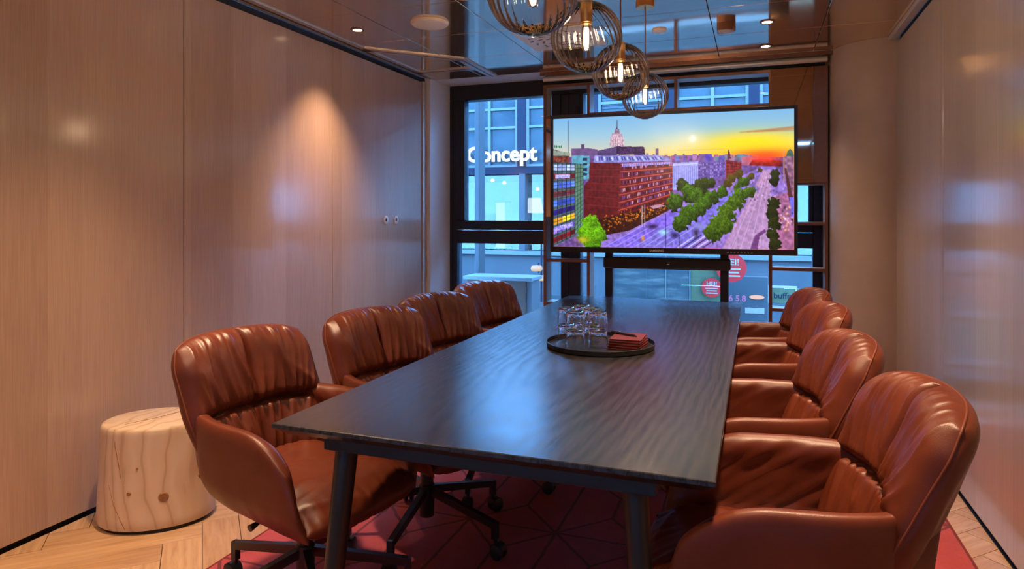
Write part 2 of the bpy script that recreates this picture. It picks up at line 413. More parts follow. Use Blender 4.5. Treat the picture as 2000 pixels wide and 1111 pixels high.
# ------------------------------------------------------------ windows
def window(name, x0, x1, sash_l, low_l):
    w = struct(link(name, None, None, ((x0 + x1) / 2, YE, 0)))
    ox = (x0 + x1) / 2
    def part(nm, mat, *b):
        m = MB().box(b[0] - ox, b[1] - ox, b[2], b[3], b[4], b[5], .004); return m.build(nm, mat, w)
    F = M['frame_black']
    part('frame_top', F, x0, x1, -.06, .06, 2.36, 2.499)
    part('frame_side', F, x0, x0 + low_l, -.06, .06, 0.0, 2.36)
    part('frame_side', F, x1 - low_l, x1, -.06, .06, 0.0, 2.36)
    part('transom', F, x0 + low_l, x1 - low_l, -.055, .06, 1.04, 1.16)
    part('sash_rail', F, x0 + low_l, x1 - low_l, -.075, .03, 1.165, 1.25)
    part('sash_stile', F, x0 + low_l, x0 + sash_l, -.075, .03, 1.25, 2.36)
    part('sash_stile', F, x1 - sash_l, x1 - low_l, -.075, .03, 1.25, 2.36)
    part('bottom_rail', F, x0 + low_l, x1 - low_l, -.06, .06, 0.0, .12)
    part('pane', M['pane'], x0 + sash_l - .004, x1 - sash_l + .004, -.012, -.006, 1.246, 2.364)
    part('pane', M['pane'], x0 + low_l - .004, x1 - low_l + .004, -.012, -.006, .116, 1.044)
    for z in (1.45, 1.85, 2.2):
        MB().tube([(x0 + .075 - ox, -.068, z - .05), (x0 + .075 - ox, -.068, z + .05)], .010, 10).build('hinge', F, w, 40)
    return w
window('window_1', -2.68, -1.53, .155, .075)
window('window_2', -1.53, .52, .13, .10)
struct(MB().box(XL - .12, 1.01, YE + .062, YE + .25, 2.40, 3.2).build('wall_facade', M['frame_black']))

# ------------------------------------------------------------ shelf grid standing before the window
def shelf_grid():
    root = thing('window_shelf', 'open shelf grid with bronze edges and mirror panels standing in front of the window', 'shelf', (-.6, 5.54, 0))
    ox = -.6; y0, y1 = -.10, .06; V = [-1.69, -1.31, -.597, .11, .497]; t = .024
    def board(nm, x0, x1, z0, z1, front):
        b = MB().box(x0 - ox, x1 - ox, y0 + .012, y1, z0, z1).build(nm, M['shelf'], root)
        MB().box(x0 - ox, x1 - ox, y0, y0 + .0115, z0, z1, .001).build('edge_strip', M['bronze_edge'], b)
        return b
    for k, x in enumerate(V):
        z0 = 2.155 if k == 2 else 0
        board('divider', x - t / 2, x + t / 2, z0, 2.41, 1)
    def shelf(a, b, z): board('shelf_board', V[a] + t / 2, V[b] - t / 2, z - t / 2, z + t / 2, 1)
    for a in range(4): shelf(a, a + 1, 2.398)
    shelf(0, 1, 2.135); shelf(1, 3, 2.143); 
    for z in (.915, .55, .18): shelf(0, 1, z)
    for z in (1.235, .89, .58, .25): shelf(3, 4, z)
    def mirror(a, b, z0, z1):
        MB().box(V[a] + t / 2 - ox + .001, V[b] - t / 2 - ox - .001, y0 - .004, y0 + .006, z0, z1, .0015).build('mirror_panel', M['bronze_mirror'], root)
    mirror(0, 1, 1.285, 2.122)
    MB().box(.11 - ox, .41 - ox, y0 - .012, y0 - .001, 1.545, 2.408, .0015).build('mirror_panel', M['bronze_mirror'], root)
    MB().box(.412 - ox, .507 - ox, y0 - .012, y0 - .001, 1.545, 2.408, .0015).build('mirror_panel', M['bronze_edge'], root)
    shelf(3, 4, 1.54)
shelf_grid()

# ------------------------------------------------------------ rug
rug = tag(MB().box(-1.88, .765, 1.25, 4.88, .0005, .011, .002).build('area_rug', M['rug']), 'large red rug with a dark star line pattern under the table', 'rug')
RZ = .0112
for s_ in (0, 1):
    x = (-1.876, .761)[s_]
    MB().box(x - .004, x + .004, 1.25, 4.88, .0005, .0125, .001).build('binding', M['rug_edge'], rug)

# ------------------------------------------------------------ conference table
def table():
    cx, cy = -.65, 2.985; hx, hy = .572, 1.525
    root = thing('conference_table', 'long black stained wood conference table with round splayed legs', 'table', (cx, cy, RZ))
    z1 = .74 - RZ; b = MB()
    prof = [(0, z1 - .034, .030), (0, z1 - .012, .0), (0, z1 - .002, .0), (0, z1, .002)]
    rings = []
    for _, z, ins in prof: rings.append([(sx * (hx - ins), sy * (hy - ins), z) for sx, sy in ((-1, -1), (1, -1), (1, 1), (-1, 1))])
    V = [p for r in rings for p in r]; F = [(3, 2, 1, 0), (12, 13, 14, 15)]
    for r in range(3):
        for k in range(4): F.append((r * 4 + k, r * 4 + (k + 1) % 4, r * 4 + 4 + (k + 1) % 4, r * 4 + 4 + k))
    b.add(V, F).build('tabletop', M['black_ash'], root)
    ax, ay, za, zb = hx - .13, hy - .05, z1 - .035, z1 - .072
    for sy in (-1, 1): MB().box(-ax, ax, min(sy * ay, sy * (ay - .03)), max(sy * ay, sy * (ay - .03)), zb, za, .002).build('rail', M['black_metal'], root)
    for sx in (-1, 1): MB().box(min(sx * ax, sx * (ax - .03)), max(sx * ax, sx * (ax - .03)), -ay + .031, ay - .031, zb, za, .002).build('rail', M['black_metal'], root)
    for sx in (-1, 1):
        for sy in (-1, 1):
            MB().tube([(sx * (hx - .135), sy * (hy - .03), .004), (sx * (hx - .1365), sy * (hy - .0317), .024), (sx * (hx - .185), sy * (hy - .085), za)], [.018, .024, .031], 24).build('leg', M['black_metal'], root, 40)
table()

# ------------------------------------------------------------ leather swivel chairs
def sm(a, b, x):
    t = min(1, max(0, (x - a) / (b - a))); return t * t * (3 - 2 * t)
def nz(x, y, z=0.0): return noise.noise(Vector((x, y, z)))
def cushion(P, hf, hb, nu, nv, pw=5):
    """closed padded panel around the surface P(a, b), a and b in -1..1; hf / hb: padding on either side"""
    A = [math.sin(PI / 2 * (2 * i / nu - 1)) * .75 + .25 * (2 * i / nu - 1) for i in range(nu + 1)]
    B = [math.sin(PI / 2 * (2 * j / nv - 1)) * .75 + .25 * (2 * j / nv - 1) for j in range(nv + 1)]
    mb = MB(); idx = {}
    e = 1e-3
    for side in (0, 1):
        for i, a in enumerate(A):
            for j, b in enumerate(B):
                border = i in (0, nu) or j in (0, nv)
                if border and side: idx[1, i, j] = idx[0, i, j]; continue
                p = Vector(P(a, b)); du = Vector(P(a + e, b)) - Vector(P(a - e, b)); dv = Vector(P(a, b + e)) - Vector(P(a, b - e))
                n = du.cross(dv).normalized()
                edge = (max(0, 1 - abs(a) ** pw) ** .45) * (max(0, 1 - abs(b) ** pw) ** .45)
                h = (hf(a, b) if side == 0 else -hb(a, b)) * edge
                idx[side, i, j] = len(mb.v); mb.v.append(tuple(p + n * h))
    for side in (0, 1):
        for i in range(nu):
            for j in range(nv):
                q = (idx[side, i, j], idx[side, i + 1, j], idx[side, i + 1, j + 1], idx[side, i, j + 1])
                mb.f.append(q if side == 0 else q[::-1])
    mb.v = [(x, y * .945, z) for x, y, z in mb.v]
    return mb
def g(x, w): return math.exp(-(x / w) ** 2)
CR = -.10            # height of the lumbar crease in b
def back_P(a, b):
    t = (b + 1) / 2
    hw = .225 + .055 * sm(0, .55, t) + .004 * t - .024 * sm(.78, 1.03, t) ** 2
    z = .405 + .462 * t - .020 * abs(a) ** 6 * sm(.5, 1, t) + .012 * (1 - a * a) * t
    x = -.222 - .160 * t - .014 * t * t + .085 * abs(a) ** 2.4 * (1.1 - .35 * t)
    return (x, hw * a, z)
def wr(a, k, seed, b=0.0): 
    q = nz(a * k + .35 * nz(a * 3, b * 1.3, seed + 5), b * .55, seed); return 1 - min(1, abs(q) * 2.6)
def back_f(a, b):
    h = .052
    up = b > CR
    if up:
        tb = (b - CR) / (1 - CR); h += .020 * math.sin(PI * min(1, tb * 1.05)) ** .6 * (1 - .35 * g(a, .12))
        h += .016 * wr(a + .16 * (b - CR) * (1 if a < 0 else -1), 7.5, 1.7, b) ** 1.5 * (.10 + .90 * g(b - CR, .36)) + .017 * wr(a, 7.0, 4.2, b) ** 1.5 * g(b - 1, .36)
        h += .008 * wr(a + .30 * b, 3.0, 8.1, b) ** 1.4 + .008 * wr(a * .5 + .6 * b, 3.0, 12.4, a) * g(abs(a) - .9, .25)
    else:
        h += .011 * wr(a, 6.0, 9.3, b) ** 1.4 + .006 * math.sin(PI * (b + 1) / (CR + 1))
    sx = .022 + .01 * g(b - CR, .2)
    h -= .036 * g(b - CR - .02 * nz(a * 2, 3.3), .040)
    h -= .042 * g(a + .012 * nz(b * 3, 1.1), .030) * (1 if b < .97 else .6)
    return max(.012, h)
def back_b(a, b): return .040 + .006 * wr(a, 4, 2.2, b) - .010 * g(b - CR, .05) * (1 - abs(a))
def seat_P(a, b):
    t = (b + 1) / 2
    hw = .225 + .022 * sm(.4, .9, t)
    return (-.265 + .580 * t - .035 * abs(a) ** 3.5 * sm(.7, 1, t), -hw * a, .432 - .018 * math.sin(PI * t) - .040 * sm(.74, 1.0, t) + .012 * (1 - t))
def seat_f(a, b):
    h = .044 + .010 * (1 - a * a) * (1 - b * b) + .008 * wr(b + .3 * a, 3.0, 6.6, a) * (1 - .5 * g(a, .5))
    h += .011 * wr(a, 9.0, 3.9, b) * sm(.55, 1.0, b) - .014 * g(b - .50 + .05 * nz(a * 2, 7.7), .03) * .6
    return h
def seat_b(a, b): return .048 + .008 * wr(a, 9.0, 2.9, b) * sm(.5, 1, b)
def arm_P(s):
    def P(a, b):
        t, v = (a + 1) / 2, (b + 1) / 2
        zb = .378 + .030 * (1 - t) - .012 * t; zt = .660 - .012 * t
        x = -.285 + t * (.515 + .050 * (1 - v)) 
        z = zb + (zt - zb) * v
        z -= .090 * max(0, (t - .62) / .38) ** 2.4 * max(0, v) ** 2.0           # rounded front corner
        x -= .030 * (1 - t) * v
        y = .236 + .034 * sm(0, .45, t) + .014 * (v - .4) - .022 * sm(.3, 0, v) - .030 * sm(.25, 0, t)
        return (x, s * y, z)
    return P
def arm_in(a, b): return .032 + .006 * wr(a * .8 + .5 * b, 3.5, 5.1, b) + .010 * sm(.3, .9, b)
def arm_out(a, b): return .022 + .003 * wr(a, 3.0, 7.4, b) * sm(0, -1, b)
CH = {}
def chair_meshes():
    L = M['leather']
    CH['back'] = cushion(back_P, back_f, back_b, 110, 84, 8).mesh('backrest', L, 180)
    CH['seat'] = cushion(seat_P, seat_f, seat_b, 64, 56).mesh('seat', L, 180)
    for s in (-1, 1):
        f, k = (arm_out, arm_in) if s < 0 else (arm_in, arm_out)
        CH['arm', s] = cushion(arm_P(s), f, k, 48, 36).mesh('armrest', L, 180)
    # seam running round the side gusset of the back
    path = []
    for k in range(25): path.append(back_P(-1.0, -.35 + 1.35 * k / 24))
    for k in range(1, 33): path.append(back_P(-1 + 2 * k / 32, 1.0))
    for k in range(1, 25): path.append(back_P(1.0, 1 - 1.35 * k / 24))
    CH['piping'] = MB().tube([(x, y * .945, z) for x, y, z in path], .0030, 8).mesh('seam_piping', M['thread'], 60)
    CH['tag'] = MB().box(-.312, -.308, .235, .262, .43, .452).mesh('maker_tag', M['castor'])
    CH['column'] = MB().lathe([(.0, .08), (.030, .08), (.031, .10), (.031, .205), (.0265, .21), (.0265, .30), (.014, .302), (.014, .37), (0, .37)], 24).mesh('column', M['black_metal'], 40)
    CH['mech'] = MB().box(-.13, .13, -.075, .075, .352, .388, .008).mesh('tilt_mechanism', M['black_metal'])
    CH['lever'] = MB().tube([(.02, -.07, .365), (.03, -.20, .362), (.03, -.235, .355)], [.006, .006, .011], 8).mesh('lever', M['black_metal'], 40)
    b = MB().bar((.025, 0, .183), (.332, 0, .124), .024, .030, w1=.022, h1=.026)
    b.bar((.335, 0, .1365), (.335, 0, .072), .022, .022, up=(1, 0, 0))
    CH['leg'] = b.mesh('leg', M['black_metal'])
    w = MB()
    for s in (-1, 1):
        q = MB().lathe([(0, -.0085), (.024, -.0085), (.0285, -.005), (.0285, .005), (.024, .0085), (0, .0085)], 20)
        w.add([(.349 + x, s * .014 + z, .0288 + y) for x, y, z in q.v], q.f)
    w.box(.338, .358, -.006, .006, .02, .05)
    hd = [(.349 + .030 * math.cos(t), .0288 + .033 * math.sin(t)) for t in [PI * .10 + PI * .8 * k / 10 for k in range(11)]]
    for (xa, za), (xb, zb) in zip(hd[:-1], hd[1:]): w.bar((xa, 0, za), (xb, 0, zb), .044, .004, up=(0, 1, 0), w1=.044) if False else w.add([(xa, -.018, za), (xa, .018, za), (xb, .018, zb), (xb, -.018, zb)], [(0, 1, 2, 3)])
    w.tube([(.335, 0, .058), (.335, 0, .08)], .008, 10)
    CH['castor'] = w.mesh('castor', M['castor'], 40)
chair_meshes()
def chair(x, y, rz, base, label, group):
    t = thing('swivel_chair', label, 'chair', (x, y, RZ), rz, group)
    bk = link('backrest', CH['back'], t); link('seam_piping', CH['piping'], bk)
    link('seat', CH['seat'], t); link('armrest', CH['arm', -1], t); ar = link('armrest', CH['arm', 1], t)
    link('column', CH['column'], t); link('tilt_mechanism', CH['mech'], t); link('lever', CH['lever'], t)
    for k in range(5):
        l = link('leg', CH['leg'], t, (0, 0, 0), base - rz + 2 * PI * k / 5); link('castor', CH['castor'], l)
    return t
R = math.radians
GL, GR = 'chairs along the partition side of the table', 'chairs along the plain wall side of the table'
chair(-1.395, 1.83, R(-12), R(28), 'brown leather swivel armchair beside the tree stump side table', GL)
chair(-1.245, 2.405, R(-19), R(-13), 'brown leather swivel armchair, second from the stump on the partition side', GL)
chair(-1.245, 3.0, R(-18), R(-7), 'brown leather swivel armchair, third from the stump on the partition side', GL)
chair(-1.25, 3.66, R(-18), R(40), 'brown leather swivel armchair nearest the black framed window on the partition side', GL)
chair(.042, 1.81, R(180 + 6), R(44), 'brown leather swivel armchair opposite the stump, farthest from the window on the plain wall side', GR)
chair(-.032, 2.48, R(180 + 9), R(14), 'brown leather swivel armchair, second from the far end away from the window, plain wall side', GR)
chair(-.020, 3.31, R(180 + 9), R(5), 'brown leather swivel armchair, second from the window on the plain wall side', GR)
chair(-.035, 3.95, R(180 + 8), R(22), 'brown leather swivel armchair nearest the curved column', GR)

# ------------------------------------------------------------ pendant lamps
def pendant_meshes():
    r = .125; N = 40; prof = []
    for k in range(41):
        th = .17 + (PI - .17 - .10) * k / 40; prof.append((r * math.sin(th), r * math.cos(th)))
    nr = 32
    def fn(rr, z, t, i):
        th = math.acos(max(-1, min(1, z / r))); sw = .20 * math.sin(th - PI / 2)
        return rr * (1 + .011 * math.cos(nr * (t + sw)) * math.sin(th) ** .5)
    P = {}
    mb = MB(); V = []; seg = nr * 8
    for i, (rr, z) in enumerate(prof):
        for k in range(seg):
            t = 2 * PI * k / seg; q = fn(rr, z, t, i); V.append((q * math.cos(t), q * math.sin(t), z))
    F = [(i * seg + k, (i + 1) * seg + k, (i + 1) * seg + (k + 1) % seg, i * seg + (k + 1) % seg) for i in range(40) for k in range(seg)]
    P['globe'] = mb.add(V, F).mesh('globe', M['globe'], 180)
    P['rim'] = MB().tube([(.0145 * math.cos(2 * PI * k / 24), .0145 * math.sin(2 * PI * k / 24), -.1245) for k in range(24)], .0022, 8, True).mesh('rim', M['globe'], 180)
    P['canopy'] = MB().lathe([(0, 0), (.047, 0), (.050, -.003), (.050, -.072), (.047, -.075), (0, -.075)][::-1], 32).mesh('canopy', M['brass'], 40)
    P['socket'] = MB().lathe([(0, .045), (.019, .045), (.019, .05), (.021, .052), (.021, .128), (.010, .135), (0, .135)], 24).mesh('socket', M['brass'], 40)
    P['bulb'] = MB().lathe([(.012, .045), (.0155, .035), (.0155, -.035), (.012, -.046), (.004, -.050), (0, -.0505)], 20).mesh('bulb', M['bulb_glass'], 60)
    f = MB()
    for k in range(4):
        t = PI / 4 + k * PI / 2; x, y = .0072 * math.cos(t), .0072 * math.sin(t)
        f.tube([(x * .8, y * .8, .034), (x, y, .0), (x * .8, y * .8, -.036)], .0028, 6)
    P['filament'] = f.mesh('filament', M['filament'], 60)
    return P
PM = pendant_meshes()
def pendant(x, y, z, label):
    t = thing('pendant_lamp', label, 'lamp', (x, y, z), 0, 'glass globe pendants over the table')
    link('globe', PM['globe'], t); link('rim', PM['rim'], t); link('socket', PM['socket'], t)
    b = link('bulb', PM['bulb'], t); link('filament', PM['filament'], b)
    c = link('canopy', PM['canopy'], t, (0, 0, ZC - z - .0005))
    MB().tube([(0, 0, .13), (0, 0, ZC - z - .07)], .0035, 8).build('cord', M['bronze_edge'], t, 60)
    ld = bpy.data.lights.new('bulb_light', 'POINT'); ld.energy = 9; ld.color = WARM; ld.shadow_soft_size = .02
    lo = bpy.data.objects.new('bulb_light', ld); COL.objects.link(lo); lo.parent = t
for (d, px, py, lb) in ((1.78, 1041, -22, 'smoked ribbed glass globe pendant over the table end away from the window'),
                    (2.35, 1145, 73, 'smoked ribbed glass globe pendant, second from the table end away from the window'),
                    (2.95, 1212, 140, 'smoked ribbed glass globe pendant, third from the table end away from the window'),
                    (3.61, 1260, 187, 'smoked ribbed glass globe pendant nearest the television')):
    xc = (px - 1000) / FPX; c, s = math.cos(YAW), math.sin(YAW)
    pendant(d * (-s + xc * c), d * (c + xc * s), CAMZ + d * (HOR - py) / FPX, lb)

# ------------------------------------------------------------ ceiling fittings
def downlight(x, y, lit, label, w=SPOT_W):
    t = thing('ceiling_downlight', label, 'downlight', (x, y, ZC), 0, 'recessed ceiling downlights')
    MB().lathe([(.030, -.001), (.030, -.006), (.043, -.005), (.045, -.001), (.045, .001), (.030, .001)], 32).build('ring', M['bronze_edge'] if lit else M['white_plastic'], t, 40)
    MB().lathe([(.0305, -.0035), (.0305, -.0025), (0, -.0025)][::-1], 24).build('lens', M['lamp_disc'] if lit else M['white_plastic'], t, 40)
    if lit:
        ld = bpy.data.lights.new('spot_light', 'SPOT'); ld.energy = w; ld.color = WARM; ld.spot_size = R(88); ld.spot_blend = 1.0; ld.shadow_soft_size = .05
        lo = bpy.data.objects.new('spot_light', ld); COL.objects.link(lo); lo.parent = t; lo.location = (0, 0, -.012)
downlight(-2.415, 3.70, 1, 'lit round downlight in the ceiling beside the partition with keyholes', 88)
downlight(-1.90, 1.83, 1, 'lit round downlight above the chair beside the tree stump table')
downlight(-1.90, .57, 1, 'added unseen fill downlight above the partition away from the window')  # out of view, added to fill the room with light
downlight(.07, 5.05, 1, 'lit round downlight just before the window, next to the curved column', 40)
downlight(.07, 4.42, 1, 'lit round downlight second from the window on the plain wall side', 40)
downlight(.07, 3.09, 1, 'lit round downlight third from the window on the plain wall side')
downlight(.07, 1.83, 1, 'lit round downlight above the chair farthest from the window on the plain wall side')
downlight(.07, .30, 1, 'added unseen fill downlight behind the table on the plain wall side')  # this and the next two: unseen lamps added as fill
downlight(-1.24, .30, 1, 'added unseen fill downlight behind the middle of the table end')
downlight(-2.415, -.40, 1, 'added unseen fill downlight near the back wall by the partition')
sp = tag(MB().lathe([(0, -.022), (.085, -.022), (.108, -.018), (.118, -.008), (.120, 0), (.0, 0)], 40).build('ceiling_speaker', M['white_plastic'], None, 35), 'round white ceiling speaker disc between the downlight and the pendants', 'speaker')
sp.location = (-1.905, 3.72, ZC - .0006)
sd = tag(MB().lathe([(0, -.012), (.040, -.012), (.047, -.008), (.048, 0), (0, 0)], 32).build('smoke_detector', M['white_plastic'], None, 35), 'small flat white detector disc on the ceiling before the television', 'detector')
sd.location = (-.584, 4.385, ZC - .0006)
ms = thing('reflection_box', 'brown half-round box standing in for a changed reflection on the ceiling between detector and downlight', 'stand-in', (-.175, 4.39, ZC - .0006))  # added box standing in for a change in the ceiling panel's reflection
hp = [(-.05, -.055), (0.0, -.055)] + [(.06 * math.sin(t), -.055 * math.cos(t)) for t in [PI * k / 12 for k in range(1, 12)]] + [(0, .055), (-.05, .055)]
MB().prism(hp, -.045, 0).build('housing', M['bronze_edge'], ms, 40)
MB().prism([(x * .85, y * .85) for x, y in hp], -.049, -.0452).build('lens', M['column'], ms, 40)  # paler lower face of the stand-in box
vt = thing('air_diffuser', 'square white swirl air diffuser set in a ceiling panel', 'vent', (-1.24, 4.345, ZC - .0006))
MB().box(-.26, .26, -.26, .26, -.008, 0, .003).build('plate', M['white_paint'], vt)
for ring_i, (rr, n) in enumerate(((.20, 16), (.135, 12), (.075, 8))):
    for k in range(n):
        t = 2 * PI * k / n + ring_i * .2; p = Vector((rr * math.cos(t), rr * math.sin(t), -.0085)); q = Vector((-math.sin(t + .7), math.cos(t + .7), 0)) * .024
        MB().bar(p - q, p + q, .014, .003).build('slot', M['bronze_edge'], vt)

# ------------------------------------------------------------ television with a city picture
def tv_picture(NX=480, NY=270):
    rng = np.random.RandomState(5)
    img = np.zeros((NY, NX, 3)); yy, xx = np.mgrid[0:NY, 0:NX]; S = lambda r, g_, b: np.array((r, g_, b)) / 255.0
    def cv(x, y):
        u = (x - 55) / 1077.0; top = 130 - 52 * u; bot = 690 + 15 * u
        return u * (NX - 1), (y - top) / (bot - top) * (NY - 1)
    def mask(pts):
        P = [cv(*p) for p in pts]; m = np.zeros((NY, NX), bool)
        for k in range(len(P)):
            (x0, y0), (x1, y1) = P[k - 1], P[k]
            if y0 == y1: continue
            c = ((yy < y0) != (yy < y1)) & (xx < (x1 - x0) * (yy - y0) / (y1 - y0) + x0); m ^= c
        return m
    def lat(scale, seed):
        r = np.random.RandomState(seed); gx, gy = int(NX / scale) + 3, int(NY / scale) + 3; a = r.rand(gy, gx)
        fx, fy = xx / scale, yy / scale; ix, iy = fx.astype(int), fy.astype(int); tx, ty = fx - ix, fy - iy
        return (a[iy, ix] * (1 - tx) + a[iy, ix + 1] * tx) * (1 - ty) + (a[iy + 1, ix] * (1 - tx) + a[iy + 1, ix + 1] * tx) * ty
    n2, n4, n9, n30 = lat(2, 1), lat(4, 2), lat(9, 3), lat(30, 4)
    def poly(pts, col, var=.12, nzz=n4):
        m = mask(pts); img[m] = (np.array(col) / 255.0) * (1 + var * 2 * (nzz[m][:, None] - .5)); return m
    def line(p, q, col, w=1.0, al=1.0):
        (x0, y0), (x1, y1) = cv(*p), cv(*q); dx, dy = x1 - x0, y1 - y0; L = max(1e-6, dx * dx + dy * dy)
        t = np.clip(((xx - x0) * dx + (yy - y0) * dy) / L, 0, 1); d = np.hypot(xx - x0 - t * dx, yy - y0 - t * dy)
        k = np.clip(w / 2 + .5 - d, 0, 1)[..., None] * al; img[:] = img * (1 - k) + np.array(col) / 255.0 * k
    def bil(q, u, v):
        (a, b, c, d) = [np.array(p, float) for p in q]; return tuple((a * (1 - u) + b * u) * (1 - v) + (d * (1 - u) + c * u) * v)
    def cells(q, nx, ny, fx, fy, fn):
        for i in range(nx):
            for j in range(ny):
                c = fn(i, j)
                if c is None: continue
                u0, u1, v0, v1 = (i + .5 - fx / 2) / nx, (i + .5 + fx / 2) / nx, (j + .5 - fy / 2) / ny, (j + .5 + fy / 2) / ny
                poly([bil(q, u0, v0), bil(q, u1, v0), bil(q, u1, v1), bil(q, u0, v1)], c, .1, n2)
    # sky
    hx, hy = xx / NX, yy / (NY * .37)
    stops = [(0, (140, 182, 214)), (.35, (160, 192, 205)), (.62, (205, 205, 160)), (.82, (242, 200, 90)), (1.0, (250, 170, 70)), (1.3, (240, 130, 60))]
    for ch in range(3):
        a = np.interp(hy, [s_[0] for s_ in stops], [s_[1][ch] for s_ in stops]) / 255
        b = np.interp(hy, [0, .4, .7, .95, 1.2], [(135, 180, 215)[ch], (165, 195, 210)[ch], (200, 200, 190)[ch], (225, 200, 150)[ch], (220, 180, 140)[ch]]) / 255
        w = np.clip((hx - .25) / .5, 0, 1); img[..., ch] = b * (1 - w) + a * w
    def glow(x, y, rx, ry, col, al):
        cx, cy = cv(x, y); k = np.exp(-((xx - cx) / rx) ** 2 - ((yy - cy) / ry) ** 2)[..., None] * al; img[:] = img * (1 - k) + np.array(col) / 255.0 * k
    glow(960, 230, 95, 22, (252, 214, 40), .85); glow(1010, 285, 60, 12, (255, 110, 40), .9); glow(705, 213, 26, 18, (255, 235, 215), .35); glow(705, 213, 6, 6, (255, 246, 235), 1)
    for k in range(5): line((910 + 30 * k, 184 - 2 * k), (1135, 158 + 8 * (k % 3)), (176, 128, 92), 3, .45)
    line((640, 265), (840, 258), (215, 170, 120), 2, .5); line((860, 205), (1000, 196), (225, 200, 150), 2, .4)
    # far skyline
    poly([(55, 300), (300, 285), (560, 292), (700, 284), (830, 296), (915, 292), (1000, 296), (1132, 290), (1132, 705), (55, 690)], (120, 95, 150), .25)
    for k in range(60):
        x = 440 + rng.rand() * 500; w = 6 + rng.rand() * 22; h = rng.rand() * 14
        poly([(x, 292 - h), (x + w, 292 - h), (x + w, 310), (x, 310)], (90 + rng.rand() * 80, 80 + rng.rand() * 60, 130 + rng.rand() * 60), .15)
    poly([(915, 292), (985, 288), (985, 330), (915, 330)], (170, 120, 150)); poly([(853, 300), (857, 270), (861, 256), (865, 270), (870, 300)], (105, 60, 80))
    poly([(945, 330), (960, 306), (1000, 302), (1080, 308), (1085, 335)], (130, 40, 40), .3); glow(1010, 300, 30, 8, (255, 90, 60), .8)
    # ground and streets
    poly([(200, 690), (330, 610), (600, 520), (880, 395), (1000, 335), (1050, 335), (1132, 420), (1132, 705)], (150, 125, 190), .18)
    poly([(290, 692), (600, 540), (720, 500), (560, 697)], (140, 120, 215), .2); poly([(430, 695), (660, 560), (900, 430), (1000, 345), (700, 698)], (135, 125, 205), .2)
    poly([(830, 702), (935, 500), (1003, 350), (1035, 350), (1040, 470), (1030, 703)], (178, 150, 188), .12)
    for k in range(9): line((850 + 20 * k, 700), (1008 + 3 * k, 360), (225, 190, 215) if k % 2 else (180, 135, 170), 1.2, .6)
    poly([(950, 702), (972, 640), (1012, 612), (1018, 625), (990, 645), (982, 703)], (120, 80, 130), .1)
    poly([(1040, 470), (1132, 440), (1132, 704), (1040, 703)], (165, 115, 150), .2)
    for k in range(7): line((310 + 45 * k, 690), (480 + 40 * k, 600), (200, 195, 250), 1.5, .6)
    for k in range(6): line((640 + 22 * k, 695), (720 + 22 * k, 640), (60, 45, 90) if k % 2 else (215, 215, 245), 2.5, .8)
    # tower and roofs
    for q, c in (([(327, 250), (331, 208), (394, 208), (397, 250)], (205, 180, 190)), ([(336, 208), (338, 190), (386, 190), (388, 208)], (190, 165, 180)),
                 ([(349, 190), (352, 172), (373, 172), (376, 190)], (150, 130, 155)), ([(356, 172), (361, 158), (366, 172)], (80, 70, 100))): poly(q, c, .2, n2)
    line((362, 165), (362, 134), (60, 55, 80), 1.2)
    for k in range(6): line((333 + 11 * k, 212), (333 + 11 * k, 248), (110, 95, 130), 1, .7)
    for z in (215, 232): line((330, z), (395, z), (225, 205, 205), 1, .6)
    poly([(143, 260), (215, 256), (270, 262), (270, 292), (143, 292)], (120, 98, 140)); poly([(192, 240), (207, 240), (207, 262), (192, 262)], (105, 85, 120))
    poly([(270, 268), (362, 248), (362, 290), (270, 290)], (95, 78, 120)); poly([(360, 248), (488, 249), (492, 285), (360, 285)], (70, 45, 85), .6, n2)
    poly([(540, 257), (554, 257), (554, 285), (540, 285)], (100, 80, 120))
    poly([(145, 290), (232, 290), (228, 395), (145, 395)], (110, 165, 185), .15)
    for k in range(4): poly([(200, 300 + 22 * k), (220, 300 + 22 * k), (220, 312 + 22 * k), (200, 312 + 22 * k)], (50, 60, 90))
    # red brick block
    poly([(255, 290), (560, 286), (600, 300), (616, 312), (250, 322)], (150, 150, 205), .2)
    cells([(262, 290), (560, 288), (580, 310), (262, 316)], 26, 1, .55, .7, lambda i, j: (75, 75, 150) if i % 3 else (190, 205, 240))
    poly([(232, 320), (378, 322), (365, 580), (330, 630), (205, 585), (205, 420), (228, 400)], (98, 36, 42), .22)
    poly([(376, 322), (616, 312), (616, 495), (560, 520), (362, 600)], (114, 46, 50), .2)
    rf = [(380, 322), (616, 313), (616, 480), (368, 560)]
    for k in range(7):
        v = (k + .15) / 7; line(bil(rf, 0, v), bil(rf, 1, v * .98), (205, 110, 100), 1.6, .85)
        cells([bil(rf, .02, v + .03), bil(rf, .99, v + .03), bil(rf, .99, v + .10), bil(rf, .02, v + .10)], 30, 1, .6, .9,
              lambda i, j: [(70, 40, 80), (110, 80, 140), (190, 150, 170), (60, 25, 40)][rng.randint(4)] if k < 6 else (50, 18, 30))
    cells([bil(rf, .02, .01), bil(rf, .99, .01), bil(rf, .99, .07), bil(rf, .02, .07)], 30, 1, .7, 1, lambda i, j: (170, 165, 230))
    for v in (.1, .22, .34, .46, .58, .72):
        line((228 - 25 * v, 325 + 250 * v), (376 - 12 * v, 324 + 270 * v), (165, 80, 75), 1.2, .55)
    for k in range(7): line((245 + 19 * k, 330), (235 + 19 * k, 520), (150, 60, 58), 1, .35)
    poly([(205, 575), (330, 560), (590, 500), (600, 530), (420, 620), (310, 640), (205, 600)], (62, 30, 26), .5, n2)
    for k in range(130):
        x = 300 + rng.rand() * 290; y = 585 - (x - 300) * .22 + rng.randn() * 16; glow(x, y, 1.3, 1.3, (250, 170, 60), .75)
    poly([(512, 512), (560, 503), (585, 510), (530, 524)], (190, 150, 170))
